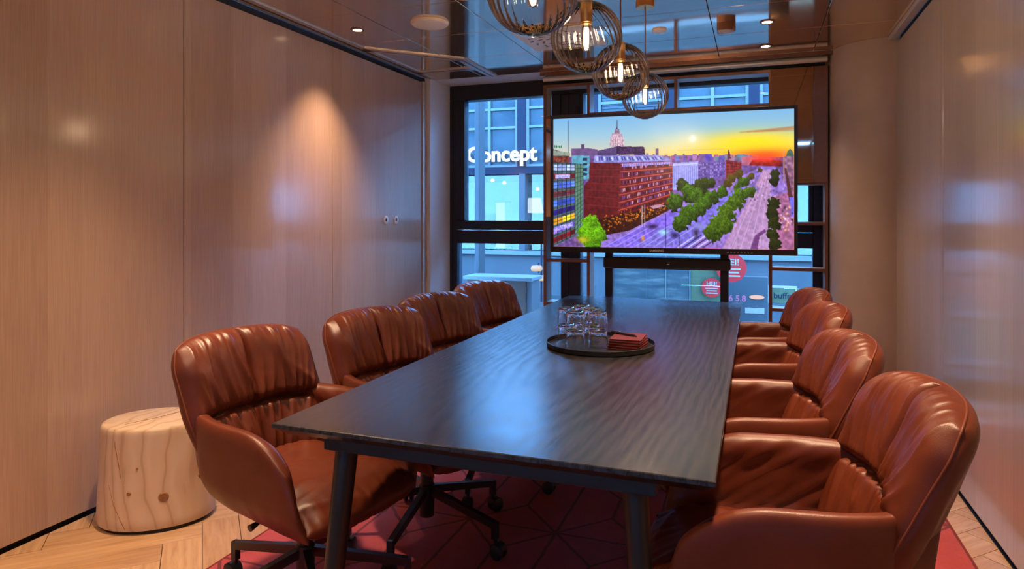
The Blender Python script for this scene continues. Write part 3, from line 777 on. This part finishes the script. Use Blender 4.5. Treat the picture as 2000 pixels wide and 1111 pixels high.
    # pale blocks along the street
    poly([(617, 322), (728, 312), (728, 405), (640, 440), (617, 440)], (170, 172, 225), .1)
    for k in range(12): line((622 + 9 * k, 335), (624 + 9 * k, 430), (115, 115, 190), 1.2, .8)
    line((617, 330), (728, 322), (215, 210, 240), 1.5)
    poly([(728, 312), (846, 308), (846, 380), (728, 408)], (120, 100, 165), .2)
    cells([(730, 320), (845, 314), (845, 375), (730, 400)], 14, 5, .6, .5, lambda i, j: [(70, 55, 120), (165, 150, 205), (95, 75, 140)][rng.randint(3)])
    poly([(848, 305), (915, 318), (915, 375), (848, 392)], (135, 60, 62), .25)
    cells([(850, 312), (913, 322), (913, 370), (850, 385)], 8, 5, .5, .5, lambda i, j: (85, 30, 45))
    # left office block with gridded facade
    poly([(55, 262), (135, 282), (135, 325), (200, 328), (200, 592), (170, 640), (55, 692)], (92, 112, 120), .2)
    poly([(55, 268), (135, 275), (138, 290), (55, 292)], (150, 160, 150)); poly([(55, 292), (135, 292), (135, 322), (55, 320)], (120, 70, 60), .4, n2)
    lf = [(55, 322), (162, 326), (162, 640), (55, 685)]
    rowc = [(175, 190, 240), (120, 45, 50), (100, 130, 235), (110, 60, 70), (90, 120, 235), (60, 50, 130), (250, 190, 70), (150, 130, 235), (120, 40, 50)]
    cells(lf, 5, 9, .86, .62, lambda i, j: tuple(np.clip(np.array(rowc[j]) * (.75 + .5 * rng.rand()), 0, 255)))
    for i in range(6): line(bil(lf, i / 5, 0), bil(lf, i / 5, 1), (28, 26, 40), 1.4)
    for j in range(19): line(bil(lf, 0, j / 18), bil(lf, 1, j / 18), (40, 44, 50), 1.0, .8)
    rg = [(162, 326), (200, 328), (200, 592), (162, 640)]
    m = poly(rg, (108, 140, 125), .12)
    for i in range(4): line(bil(rg, i / 3, 0), bil(rg, i / 3, 1), (45, 62, 60), 1.0)
    for j in range(16): line(bil(rg, 0, j / 15), bil(rg, 1, j / 15), (45, 62, 60), 1.0)
    poly([(64, 374), (138, 372), (138, 388), (64, 391)], (190, 185, 245), .2, n2); poly([(60, 606), (150, 582), (150, 600), (60, 625)], (175, 165, 245), .25, n2)
    for k in range(5): poly([(60 + 8 * k, 246), (65 + 8 * k, 246), (65 + 8 * k, 256), (60 + 8 * k, 256)], (40, 110, 75))
    line((128, 138), (128, 275), (70, 80, 95), 1.2)
    # right edge houses with a green dome
    poly([(1090, 290), (1132, 285), (1132, 620), (1120, 560), (1098, 400)], (150, 115, 140), .3)
    poly([(1098, 290), (1104, 268), (1115, 256), (1126, 266), (1132, 290)], (85, 110, 95), .2); line((1090, 262), (1090, 400), (190, 150, 130), 1.5)
    poly([(1092, 340), (1100, 340), (1126, 470), (1126, 560), (1110, 480)], (95, 60, 60)); poly([(1112, 470), (1132, 470), (1132, 560), (1120, 560)], (130, 125, 220))
    for k in range(40): glow(1075 + rng.rand() * 50, 500 + rng.rand() * 120, 1.5, 2, [(250, 200, 120), (60, 30, 60), (240, 225, 240)][rng.randint(3)], .7)
    # cars, tram and walkers
    for (x, y, rx, ry, c) in ((575, 627, 10, 5, (170, 225, 235)), (625, 640, 8, 6, (50, 45, 90)), (720, 630, 5, 9, (60, 50, 70)), (735, 600, 12, 5, (150, 150, 200)), (968, 436, 7, 4, (60, 60, 130)),
                           (905, 420, 5, 2, (215, 215, 240)), (525, 602, 10, 5, (55, 35, 75)), (482, 655, 3, 5, (230, 160, 60))): glow(x, y, rx, ry, c, .95)
    for k in range(60):
        x = 900 + rng.rand() * 200; y = 380 + rng.rand() * 110; glow(x, y, 1.2, 1.6, (70, 50, 90) if rng.rand() < .6 else (240, 235, 250), .6)
    for x, y0, y1 in ((478, 510, 600), (490, 505, 605), (586, 545, 692), (645, 640, 695)): line((x, y0), (x, y1), (200, 195, 215) if x < 500 else (50, 35, 70), 1.1)
    # trees
    def tree(x, y, rx, ry, lo, hi):
        cx, cy = cv(x, y); ax, ay = rx * (NX / 1077.0), ry * (NY / 590.0)
        d = ((xx - cx) / ax) ** 2 + ((yy - cy) / ay) ** 2 + (n4 - .5) * 1.1 + (n9 - .5) * .5
        m_ = d < 1; k = np.clip(n2 * .55 + n4 * .35 - (yy - cy) / ay * .28 - (xx - cx) / ax * .08 + .02, 0, 1)[..., None]
        c = np.array(lo) / 255.0 * (1 - k) + np.array(hi) / 255.0 * k; img[m_] = c[m_]
    D, B_ = (28, 42, 12), (120, 170, 42)
    for x, y, r in ((872, 390, 22), (905, 370, 20), (955, 380, 16), (990, 350, 12), (860, 410, 20)): tree(x, y, r, r, (60, 45, 22), (120, 110, 45))
    for x, y, r in ((658, 420, 30), (625, 490, 38), (690, 455, 38), (740, 425, 38), (780, 410, 24), (720, 470, 34), (830, 450, 26), (790, 470, 32), (755, 500, 30), (735, 520, 34), (690, 545, 40), (650, 590, 36)):
        tree(x, y, r, r * 1.05, (24, 32, 12), (104, 148, 44) if y > 440 else (90, 105, 40))
    for x, y, r in ((895, 425, 14), (925, 405, 22), (945, 450, 26), (905, 470, 34), (880, 505, 40), (850, 545, 44), (820, 590, 46), (800, 625, 44), (850, 600, 36)): tree(x, y, r, r, D, (118, 150, 48))
    for x, y, r in ((1055, 370, 20), (1052, 395, 22), (1050, 500, 24), (1045, 545, 26), (1052, 590, 26), (1046, 640, 26), (1052, 680, 26)): tree(x, y, r, r * 1.15, (18, 24, 10), (70, 78, 30))
    for x, y, r in ((240, 600, 48), (215, 640, 44), (270, 645, 42), (240, 670, 50)): tree(x, y, r, r, (40, 70, 16), (150, 215, 50))
    glow(200, 660, 12, 6, (250, 190, 90), .6)
    img = np.clip(img, 0, 1) ** 1.18; lum = img.mean(2, keepdims=True); return np.clip(lum + (img - lum) * 1.18, 0, 1)
def television():
    a, b = at(1075, 228, 4.75), at(1558, 204, 4.84)
    zt, zb = (a.z + b.z) / 2, (at(1078, 493, 4.75).z + at(1555, 498, 4.84).z) / 2
    w = math.hypot(b.x - a.x, b.y - a.y); rz = math.atan2(b.y - a.y, b.x - a.x); h = zt - zb
    root = thing('television', 'large flat television showing a city boulevard at sunset, before the window', 'television', ((a.x + b.x) / 2, (a.y + b.y) / 2, zb), rz)
    hw = w / 2; bz, bb = .022, .040
    MB().box(-hw, hw, .012, .055, 0, h, .004).build('housing', M['tv_black'], root)
    fr = MB()
    for q in ((-hw, -hw + bz, 0, h), (hw - bz, hw, 0, h), (-hw + bz, hw - bz, h - bz, h), (-hw + bz, hw - bz, 0, bb)): fr.box(q[0], q[1], -.004, .0125, q[2], q[3], .0015)
    bez = fr.build('bezel', M['tv_black'], root)
    img = tv_picture(); NY, NX = img.shape[:2]
    x0, x1, z0, z1 = -hw + bz - .001, hw - bz + .001, bb - .001, h - bz + .001
    V = [(x0 + (x1 - x0) * i / (NX - 1), .006, z1 - (z1 - z0) * j / (NY - 1)) for j in range(NY) for i in range(NX)]
    F = [(j * NX + i, (j + 1) * NX + i, (j + 1) * NX + i + 1, j * NX + i + 1) for j in range(NY - 1) for i in range(NX - 1)]
    me = bpy.data.meshes.new('screen'); me.from_pydata(V, [], F)
    lin = np.where(img <= .04045, img / 12.92, ((img + .055) / 1.055) ** 2.4).reshape(-1, 3)
    at_ = me.color_attributes.new('picture', 'FLOAT_COLOR', 'POINT'); at_.data.foreach_set('color', np.concatenate([lin, np.ones((len(lin), 1))], 1).astype(np.float32).ravel())
    t = NT('lit_screen'); n = t.node('ShaderNodeVertexColor'); n.layer_name = 'picture'
    t.set(color=(.01, .01, .01), emit=n.outputs[0], strength=.62, rough=.3); me.materials.append(t.m)
    link('screen', me, root)
    lg = link('maker_lettering', text_mesh('SAMSUNG', .022, M['grey_print'], .0004, .0004), root, (-.075, -.0048, .020)); lg.rotation_euler = (PI / 2, 0, 0)
    for k in range(8):
        MB().box(.40 + .022 * k, .412 + .022 * k, -.0048, -.004, .012, .015).build('key_mark', M['grey_print'], bez)
    MB().box(-.30, .30, .056, .09, .10, h - .25, .01).build('back_cover', M['tv_black'], root)
    # stand with a sound bar
    st = thing('television_stand', 'black steel television stand with two uprights behind the table end', 'stand', ((a.x + b.x) / 2, (a.y + b.y) / 2, 0), rz)
    xl, xr = -.43, .385
    for x in (xl, xr): MB().box(x - .028, x + .028, .095, .135, .03, zb + .55, .004).build('upright', M['black_metal'], st)
    MB().box(xl, xr, .1355, .16, zb + .3, zb + .38, .004).build('crossbar', M['black_metal'], st)
    for x in (xl, xr): MB().box(x - .03, x + .03, -.10, .40, 0.012, .032, .004).build('foot', M['black_metal'], st)
    sb = thing('sound_bar', 'black sound bar fixed to the stand below the television', 'sound bar', ((a.x + b.x) / 2, (a.y + b.y) / 2, zb - .115), rz)
    MB().box(xl - .03, xr + .04, .02, .094, 0, .085, .012).build('body', M['tv_black'], sb)
    MB().box(-.005, .012, .0185, .0205, .035, .041).build('badge', M['grey_print'], sb); MB().box(-.005, .012, .0185, .0205, .047, .050).build('badge', M['grey_print'], sb)
television()

# ------------------------------------------------------------ tray, tumblers, notebooks
TZ = .7402
TX, TY = -.622, 2.80
tag(MB().lathe([(0, .0), (.222, 0), (.228, .004), (.230, .022), (.2275, .023), (.225, .007), (.220, .005), (0, .005)], 64).build('serving_tray', M['black_metal'], None, 35), 'round black serving tray with a low rim on the table', 'tray').location = (TX, TY, TZ)
def tumbler_mesh():
    r = .041; hgt = .074     # stands upside down, thick foot on top
    prof = [(r, 0), (r, .030), (r * .965, .034), (r * .93, hgt - .006), (r * .90, hgt), (r * .80, hgt), (r * .70, hgt - .003), (0, hgt - .003), ]
    inner = [(0, hgt - .013), (r * .80, hgt - .014), (r * .86, hgt - .022), (r * .90, .034), (r * .945, .028), (r * .945, .0)]
    return MB().lathe(prof, 32).v, prof, inner
def tumbler():
    _, p, q = tumbler_mesh(); mb = MB(); seg = 32; full = q[::-1]
    loop = [(x, z) for x, z in p[:-1]] + [(1e-6, p[-1][1])]
    loop2 = [(1e-6, q[0][1])] + q[1:]
    prof = loop[::1]
    V = []; F = []
    ring = loop + []
    for (x, z) in ring + loop2:
        for k in range(seg):
            t = 2 * PI * k / seg; V.append((x * math.cos(t), x * math.sin(t), z))
    n1, n = len(ring), len(ring) + len(loop2)
    def band(i, j):
        for k in range(seg): F.append((i * seg + k, i * seg + (k + 1) % seg, j * seg + (k + 1) % seg, j * seg + k))
    for i in range(n1 - 1): band(i, i + 1)
    for i in range(n1, n - 1): band(i, i + 1)
    band(n - 1, 0)
    return mb.add(V, F).mesh('tumbler', M['tumbler'], 50)
TM = tumbler()
spots = [(-.088, -.082), (.003, -.055), (-.155, .030), (-.108, .122), (-.045, .055)]
for k, (dx, dy) in enumerate(spots):
    for lv in (0, 1):
        where = ('at the rim away from the television', 'right next to the notebooks', 'at the rim on the partition side', 'nearest the television', 'in the middle of the group')[k]
        o = tag(link('tumbler', TM, None, (TX + dx, TY + dy, TZ + .0052)), ('lower', 'upper')[lv] + ' clear tumbler of the upturned pair ' + where, 'glass', 'tumblers on the tray')
        if lv: o.location.z = TZ + .0052 + .0745
for k in range(4):
    nb = thing('notebook', ['red notebook at the bottom of the pile on the tray', 'red notebook second from the bottom of the pile on the tray', 'red notebook second from the top of the pile on the tray', 'red notebook on top of the pile on the tray'][k], 'notebook', (TX + .118, TY + .012, TZ + .0054 + k * .0107), R(-6 + 2.2 * k), 'notebooks piled on the tray')
    MB().box(-.066, .066, -.085, .085, 0, .0022, .0005).build('cover', M['notebook'], nb); MB().box(-.066, .066, -.085, .085, .0083, .0105, .0005).build('cover', M['notebook'], nb)
    MB().box(-.063, .063, -.082, .082, .00225, .00825).build('pages', M['paper'], nb)
pen = thing('pen', 'slim dark pen lying on the top red notebook', 'pen', (TX + .10, TY + .03, TZ + .0054 + 4 * .0107 + .0052), R(-28))
MB().tube([(-.072, 0, 0), (-.070, 0, 0), (.05, 0, 0), (.066, 0, -.002)], [.003, .005, .005, .0012], 12).build('barrel', M['black_metal'], pen, 40)
MB().bar((-.066, 0, .0065), (-.025, 0, .0065), .003, .0015).build('clip', M['steel'], pen)

# ------------------------------------------------------------ tree stump side table
def stump():
    t = thing('stump_side_table', 'pale pine tree stump side table standing by the wooden partition', 'side table', (-2.425, 2.175, 0), R(28))
    ax, ay, H = .225, .178, .425
    prof = [(1.0, .016), (1.02, .03), (1.02, .06), (.985, .22), (.955, H - .03), (.95, H - .012), (.93, H - .003), (.90, H)]
    seg = 72; mb = MB(); V = []
    def pt(r, z, a): 
        q = r * (1 + .018 * math.sin(2 * a + .6) + .012 * math.sin(3 * a + 1.9)); return (ax * q * math.cos(a), ay * q * math.sin(a), z)
    for r, z in prof: V += [pt(r, z, 2 * PI * k / seg) for k in range(seg)]
    F = [(i * seg + k, i * seg + (k + 1) % seg, (i + 1) * seg + (k + 1) % seg, (i + 1) * seg + k) for i in range(len(prof) - 1) for k in range(seg)]
    F += [tuple(range(seg))[::-1], tuple((len(prof) - 1) * seg + k for k in range(seg))]
    body = mb.add(V, F).build('trunk', M['pine'], t, 40)
    MB().lathe([(.93, 0), (.93, .0165)], seg, fn=lambda r, z, a, i: r * math.hypot(ax * math.cos(a), ay * math.sin(a))).build('foot', M['dark_gap'], t, 40)
    def rad(z):
        for (r0, z0), (r1, z1) in zip(prof[:-1], prof[1:]):
            if z0 <= z <= z1: return r0 + (r1 - r0) * (z - z0) / (z1 - z0)
        return .9
    def crack(pts, w): MB().tube([Vector(pt(rad(z) + .0005, z, R(a))) for a, z in pts], w, 6).build('crack', M['knot'], body)
    crack([(238, .423), (241, .36), (246, .29), (250, .22)], [.0022, .0018, .0014, .0006]); crack([(234, .20), (242, .12), (252, .05), (255, .025)], [.0006, .0014, .0018, .0018])
    MB().tube([(-.10, -.08, H + .0003), (.0, .0, H + .0003), (.06, .075, H + .0003), (.10, .14, H + .0003)], [.0008, .0016, .0016, .001], 6).build('crack', M['knot'], body)
    for a, z, r in ((266, .27, .005), (258, .17, .009), (292, .145, .020)):
        c = Vector(pt(rad(z) - .002, z, R(a))); d = Vector((math.cos(R(a)) / ax, math.sin(R(a)) / ay, 0)).normalized()
        MB().tube([c, c + d * .0035], [r, r * .8], 20).build('knot', M['knot'], body, 40)
stump()

# ------------------------------------------------------------ outside: street, building across, things on the pavement
GZ = -.45
struct(MB().box(-22, 16, YE + .35, 30, GZ - .1, GZ).build('pavement', M['pavement']), 'grey street surface outside the window')
def building():
    FY = 14.0
    root = thing('shop_building', 'pale office building across the street with a furniture shop at street level', 'building', (-3, FY, GZ))
    ox, oz = -3, GZ
    def bx(nm, mat, x0, x1, y0, y1, z0, z1, par=root, b=0): return MB().box(x0 - ox, x1 - ox, y0 - FY, y1 - FY, z0 - oz, z1 - oz, b).build(nm, mat, par)
    bx('rear_wall', M['shop_wall'], -15, 9, FY + 4.0, FY + 4.3, GZ, 5.1)
    bx('plinth', M['facade'], -15, 9, FY - .05, FY + .3, GZ, .42)
    bx('ledge', M['facade_frame'], -15, 9, FY - .14, FY + .3, .42, .50)
    bx('shop_floor', M['shop_wall'], -15, 9, FY + .3, FY + 4.0, .30, .42)
    bx('sign_band', M['facade_dark'], -15, 9, FY, FY + .3, 2.22, 2.38)
    bx('shop_ceiling', M['shop_wall'], -15, 9, FY + .3, FY + 4.0, 2.25, 2.40)
    for z in (4.62,): bx('spandrel', M['facade'], -15, 9, FY - .02, FY + .3, z, z + .45)
    pitch = 1.62; x = -14.6; k = 0
    while x < 8.6:
        bx('pier', M['facade_dark'], x - .10, x + .10, FY - .04, FY + .3, 2.38, 5.07)
        if k % 2 == 0: bx('shop_post', M['facade'], x - .07, x + .07, FY, FY + .2, .50, 2.22)
        for z0, z1 in ((2.38, 4.62),):
            w = bx('window_frame', M['facade_frame'], x + .10, x + .16, FY, FY + .12, z0, z1)
            bx('window_frame', M['facade_frame'], x + pitch - .16, x + pitch - .10, FY, FY + .12, z0, z1)
            bx('mullion', M['facade_frame'], x + .80, x + .86, FY, FY + .12, z0, z1)
            for zz in (z0, z0 + .86, z0 + 1.28): bx('transom', M['facade_frame'], x + .16, x + pitch - .16, FY + .01, FY + .11, zz, zz + .055)
            bx('pane', M['facade_glass'], x + .16, x + .80, FY + .07, FY + .085, z0, z1)
            bx('pane', M['facade_glass'], x + .86, x + pitch - .16, FY + .07, FY + .085, z0, z1)
            if (k * 7 + int(z0)) % 3 != 1:
                hh = .55 + .5 * ((k * 5) % 3) / 2; n = int(hh / .06)
                sl = MB()
                for q in range(n): sl.box(x + .18 - ox, x + .78 - ox, .045, .065, z1 - .05 - .06 * q - .045 - oz, z1 - .05 - .06 * q - oz)
                o = sl.build('blind', M['blind'], root); o['kind'] = 'stuff'
                sl = MB()
                for q in range(n + 6): sl.box(x + .88 - ox, x + pitch - .18 - ox, .045, .065, z1 - .05 - .06 * q - .045 - oz, z1 - .05 - .06 * q - oz)
                o = sl.build('blind', M['blind'], root); o['kind'] = 'stuff'
        bx('shop_pane', M['pane'], x + .0, x + pitch - .0, FY + .24, FY + .25, .50, 2.22)
        x += pitch; k += 1
    # lit letters standing on the band
    p0, p1 = at(912, 302, FY - .12), at(1050, 300, FY - .12)
    me = text_mesh('BoConcept', .60, M['sign_letters'], .03, .012, 'RIGHT')
    xs_ = [v.co.x for v in me.vertices]; want = p1.x - at(893, 302, FY - .12).x; sc = want / (max(xs_) - min(xs_)) * 1.13
    for v in me.vertices: v.co *= sc
    mx = max(v.co.x for v in me.vertices)
    s = link('shop_lettering', me, root, (p1.x - ox - mx, -.16, p1.z - oz)); s.rotation_euler = (PI / 2, 0, 0); s['label'] = 'lit white shop lettering on the facade'
    s['label'] = 'white lit shop name lettering'
building()
def shop_things():
    z = .42
    p = at(1040, 395, 14.9)
    lp = thing('tripod_floor_lamp', 'tripod floor lamp with a pale shade inside the shop across the street', 'lamp', (p.x, 14.9, z))
    for k in range(3): 
        a = 2 * PI * k / 3 + .5; MB().tube([(.25 * math.cos(a), .25 * math.sin(a), 0), (.02 * math.cos(a), .02 * math.sin(a), .95)], .014, 8).build('leg', M['facade_frame'], lp, 60)
    MB().lathe([(.26, .93), (.20, 1.28)], 28).build('shade', M['shop_lamp'], lp, 60)
    for i, (px, py) in enumerate(((962, 355), (985, 360), (1027, 353), (1050, 372))):
        q = at(px, py, 15.4)
        o = tag(MB().lathe([(0, 0), (.035, .005), (.045, .03), (.03, .07), (0, .08)], 14).build('shop_spotlight', M['shop_spot'], None, 60), 'small glowing shop spotlight hanging ' + ('above the brown display cabinet', 'above the tan display panel', 'between the sideboard and the tripod lamp', 'just above the tripod lamp')[i], 'lamp', 'spotlights inside the shop'); o.location = q
        MB().tube([(0, 0, .079), (0, 0, 2.25 - q.z)], .006, 6).build('rod', M['facade_dark'], o)
    for i, (px, w, h, m_, lb) in enumerate(((955, .24, .9, 'cabinet_brown', 'tall brown display cabinet inside the shop'), (983, .24, 1.2, 'column', 'tan upright display panel inside the shop'), (1014, .30, .55, 'facade_dark', 'low dark blue sideboard inside the shop'), (1090, .8, .5, 'shop_wall', 'grey sofa back inside the shop'))):
        q = at(px, 400, 15.8)
        o = thing('shop_display', lb, 'furniture', (q.x, 15.8, z)); MB().box(-w / 2, w / 2, -.2, .2, .06, h, .01).build('body', M[m_], o)
        MB().box(-w / 2 - .03, w / 2 + .03, -.22, .22, h, h + .04, .006).build('top', M['facade_frame'], o); MB().box(-w / 2 + .04, w / 2 - .04, -.17, .17, 0, .06).build('plinth', M['facade_dark'], o)
    for i, (px, py) in enumerate(((1048, 524), (1053, 543))):
        q = at(px, py, 12.6)  # glowing balls stand in for car or display lights, holder invented
        o = thing('street_warm_light', ('glowing ball standing in for the higher warm light across the street', 'glowing ball standing in for the lower warm light across the street')[i], 'warm_light', q)
        MB().lathe([(0, -.06), (.10, -.05), (.12, 0), (.10, .05), (0, .06)], 16).build('globe', M['warm_light'], o, 60)
        MB().box(-.012, .012, .12, .145, -.1, .1).build('bracket', M['facade_dark'], o)
    q = at(1056, 524, 12.75)  # post added only to hold the two glowing balls
    tag(MB().tube([(0, 0, 0), (0, 0, 1.35)], .02, 10).build('added_post', M['facade_dark'], None, 60), 'thin dark post added to carry the two warm lights across the street', 'post').location = (q.x, 12.80, GZ)
shop_things()
pl = tag(MB().box(-.06, -.008, 0, .17, 0, 4.4, .004).build('street_pillar', M['facade'], None), 'square grey pillar just outside the black framed window', 'pillar'); pl.location = (-2.78, 6.6, GZ)
cb = thing('street_cabinet', 'dark brown cabinet with a white top just outside the window', 'cabinet', (-2.5, 6.42, GZ))
MB().box(-.30, .34, -.12, .16, 0, 1.09, .006).build('body', M['cabinet_brown'], cb); MB().box(-.33, .42, -.15, .2, 1.09, 1.125, .006).build('top', M['facade_frame'], cb)
MB().box(.341, .40, -.10, .16, 0, 1.089, .004).build('side_panel', M['facade'], cb)
MB().box(.02, .11, -.124, -.1205, 1.02, 1.03).build('badge', M['grey_print'], cb)
def posters():
    Y = 8.0; a, b = at(1196, 520, Y), at(1419, 520, Y); zt, zb = at(1330, 500, Y).z, GZ
    root = thing('poster_case', 'low glazed poster case with pale landscape prints on the pavement outside', 'poster case', ((a.x + b.x) / 2, Y, GZ))
    ox = (a.x + b.x) / 2; X = [a.x, at(1300, 520, Y).x, at(1347, 520, Y).x, b.x]
    MB().box(a.x - ox - .02, b.x - ox + .02, .03, .10, .12, zt - GZ, .004).build('backing', M['facade'], root)
    for k in range(3):
        MB().box(X[k] - ox + .006, X[k + 1] - ox - .006, .02, .0295, .16, zt - GZ - .02).build('poster', M['poster'] if k < 2 else M['poster_green'], root)
    for x in X: MB().box(x - ox - .006, x - ox + .006, .010, .0298, .12, zt - GZ).build('glazing_bar', M['facade_frame'], root)
    for x in (X[0], X[3]): MB().box(x - ox - .03, x - ox + .03, .0, .16, 0, .119).build('foot', M['facade_dark'], root)
    for (px, py, r, lb) in ((1390, 562, .112, 'small red round sign with white lettering on the green poster'), (1428, 523, .165, 'large red round sign with white lettering at the corner of the poster case')):
        c = at(px, py, Y - .02); d = thing('round_sign', lb, 'sign', (c.x, Y - .004 if r < .15 else Y - .02, c.z))
        m = MB().lathe([(0, 0), (r, 0), (r, .008), (0, .008)], 48); m.v = [(x, -z, y) for x, y, z in m.v]; m.f = [f for f in m.f]
        m.build('disc', M['sticker_red'], d)
        t_ = link('lettering', text_mesh('HEI!', r * .62, M['print_white'], .0006, r * .012), d, (0, -.0095, r * .38)); t_.rotation_euler = (PI / 2, 0, 0)
        for k, w in enumerate((.62, .52, .58)):
            MB().box(-r * w, r * w, -.0095, -.0082, -r * (.08 + .24 * k) - r * .055, -r * (.08 + .24 * k) + r * .055).build('text_line', M['print_white'], d)
    c = at(1441, 583, Y)
    pr = thing('price_sign', 'narrow blue price sign with red figures beside the poster case', 'sign', (at(1463, 580, Y + .4).x, Y + .4, GZ)); ox2 = at(1463, 580, Y + .4).x
    a2, b2 = at(1424, 535, Y + .4), at(1500, 535, Y + .4)
    MB().box(a2.x - ox2, b2.x - ox2, 0, .05, .0, at(1463, 540, Y + .4).z - GZ, .004).build('board', M['facade'], pr)
    l = link('figures', text_mesh('6 5.8', .10, M['print_red'], .0006, .002), pr, (at(1440, 583, Y + .4).x - ox2, -.002, at(1441, 583, Y + .4).z - GZ)); l.rotation_euler = (PI / 2, 0, 0)
    mm = MB().lathe([(0, 0), (.5, 0), (.5, .01), (0, .01)], 28); mm.v = [(x * .17, -z - .001, y * .05) for x, y, z in mm.v]
    o = mm.build('emblem', M['orange_sign'], pr); o.location = (at(1478, 580, Y + .4).x - ox2, 0, at(1473, 580, Y + .4).z - GZ)
    MB().box(at(1455, 600, Y + .4).x - ox2, at(1493, 600, Y + .4).x - ox2, -.006, -.0005, at(1470, 612, Y + .4).z - GZ, at(1470, 601, Y + .4).z - GZ).build('notice', M['print_white'], pr)
    Y2 = 8.6; a3, b3 = at(1502, 562, Y2), at(1553, 594, Y2); ox3 = (a3.x + b3.x) / 2
    sg = thing('pavement_board', 'white framed pavement board with grey lettering outside the shelf window', 'sign', (ox3, Y2, GZ))
    MB().box(a3.x - ox3, b3.x - ox3, 0, .03, b3.z - GZ, a3.z - GZ, .004).build('panel', M['poster_green'], sg)
    for q in ((a3.x - ox3 - .02, b3.x - ox3 + .02, a3.z - GZ, a3.z - GZ + .025), (a3.x - ox3 - .02, a3.x - ox3, b3.z - GZ, a3.z - GZ), (b3.x - ox3, b3.x - ox3 + .02, b3.z - GZ, a3.z - GZ)):
        MB().box(q[0], q[1], -.005, .035, q[2], q[3]).build('frame', M['print_white'], sg)
    for x in (a3.x - ox3 + .02, b3.x - ox3 - .02): MB().box(x - .012, x + .012, .005, .029, 0, b3.z - GZ).build('leg', M['facade_dark'], sg)
    l = link('lettering', text_mesh('buffet', .10, M['facade_dark'], .0006, .001), sg, (.02, -.001, (a3.z + b3.z) / 2 - GZ)); l.rotation_euler = (PI / 2, 0, 0)
posters()
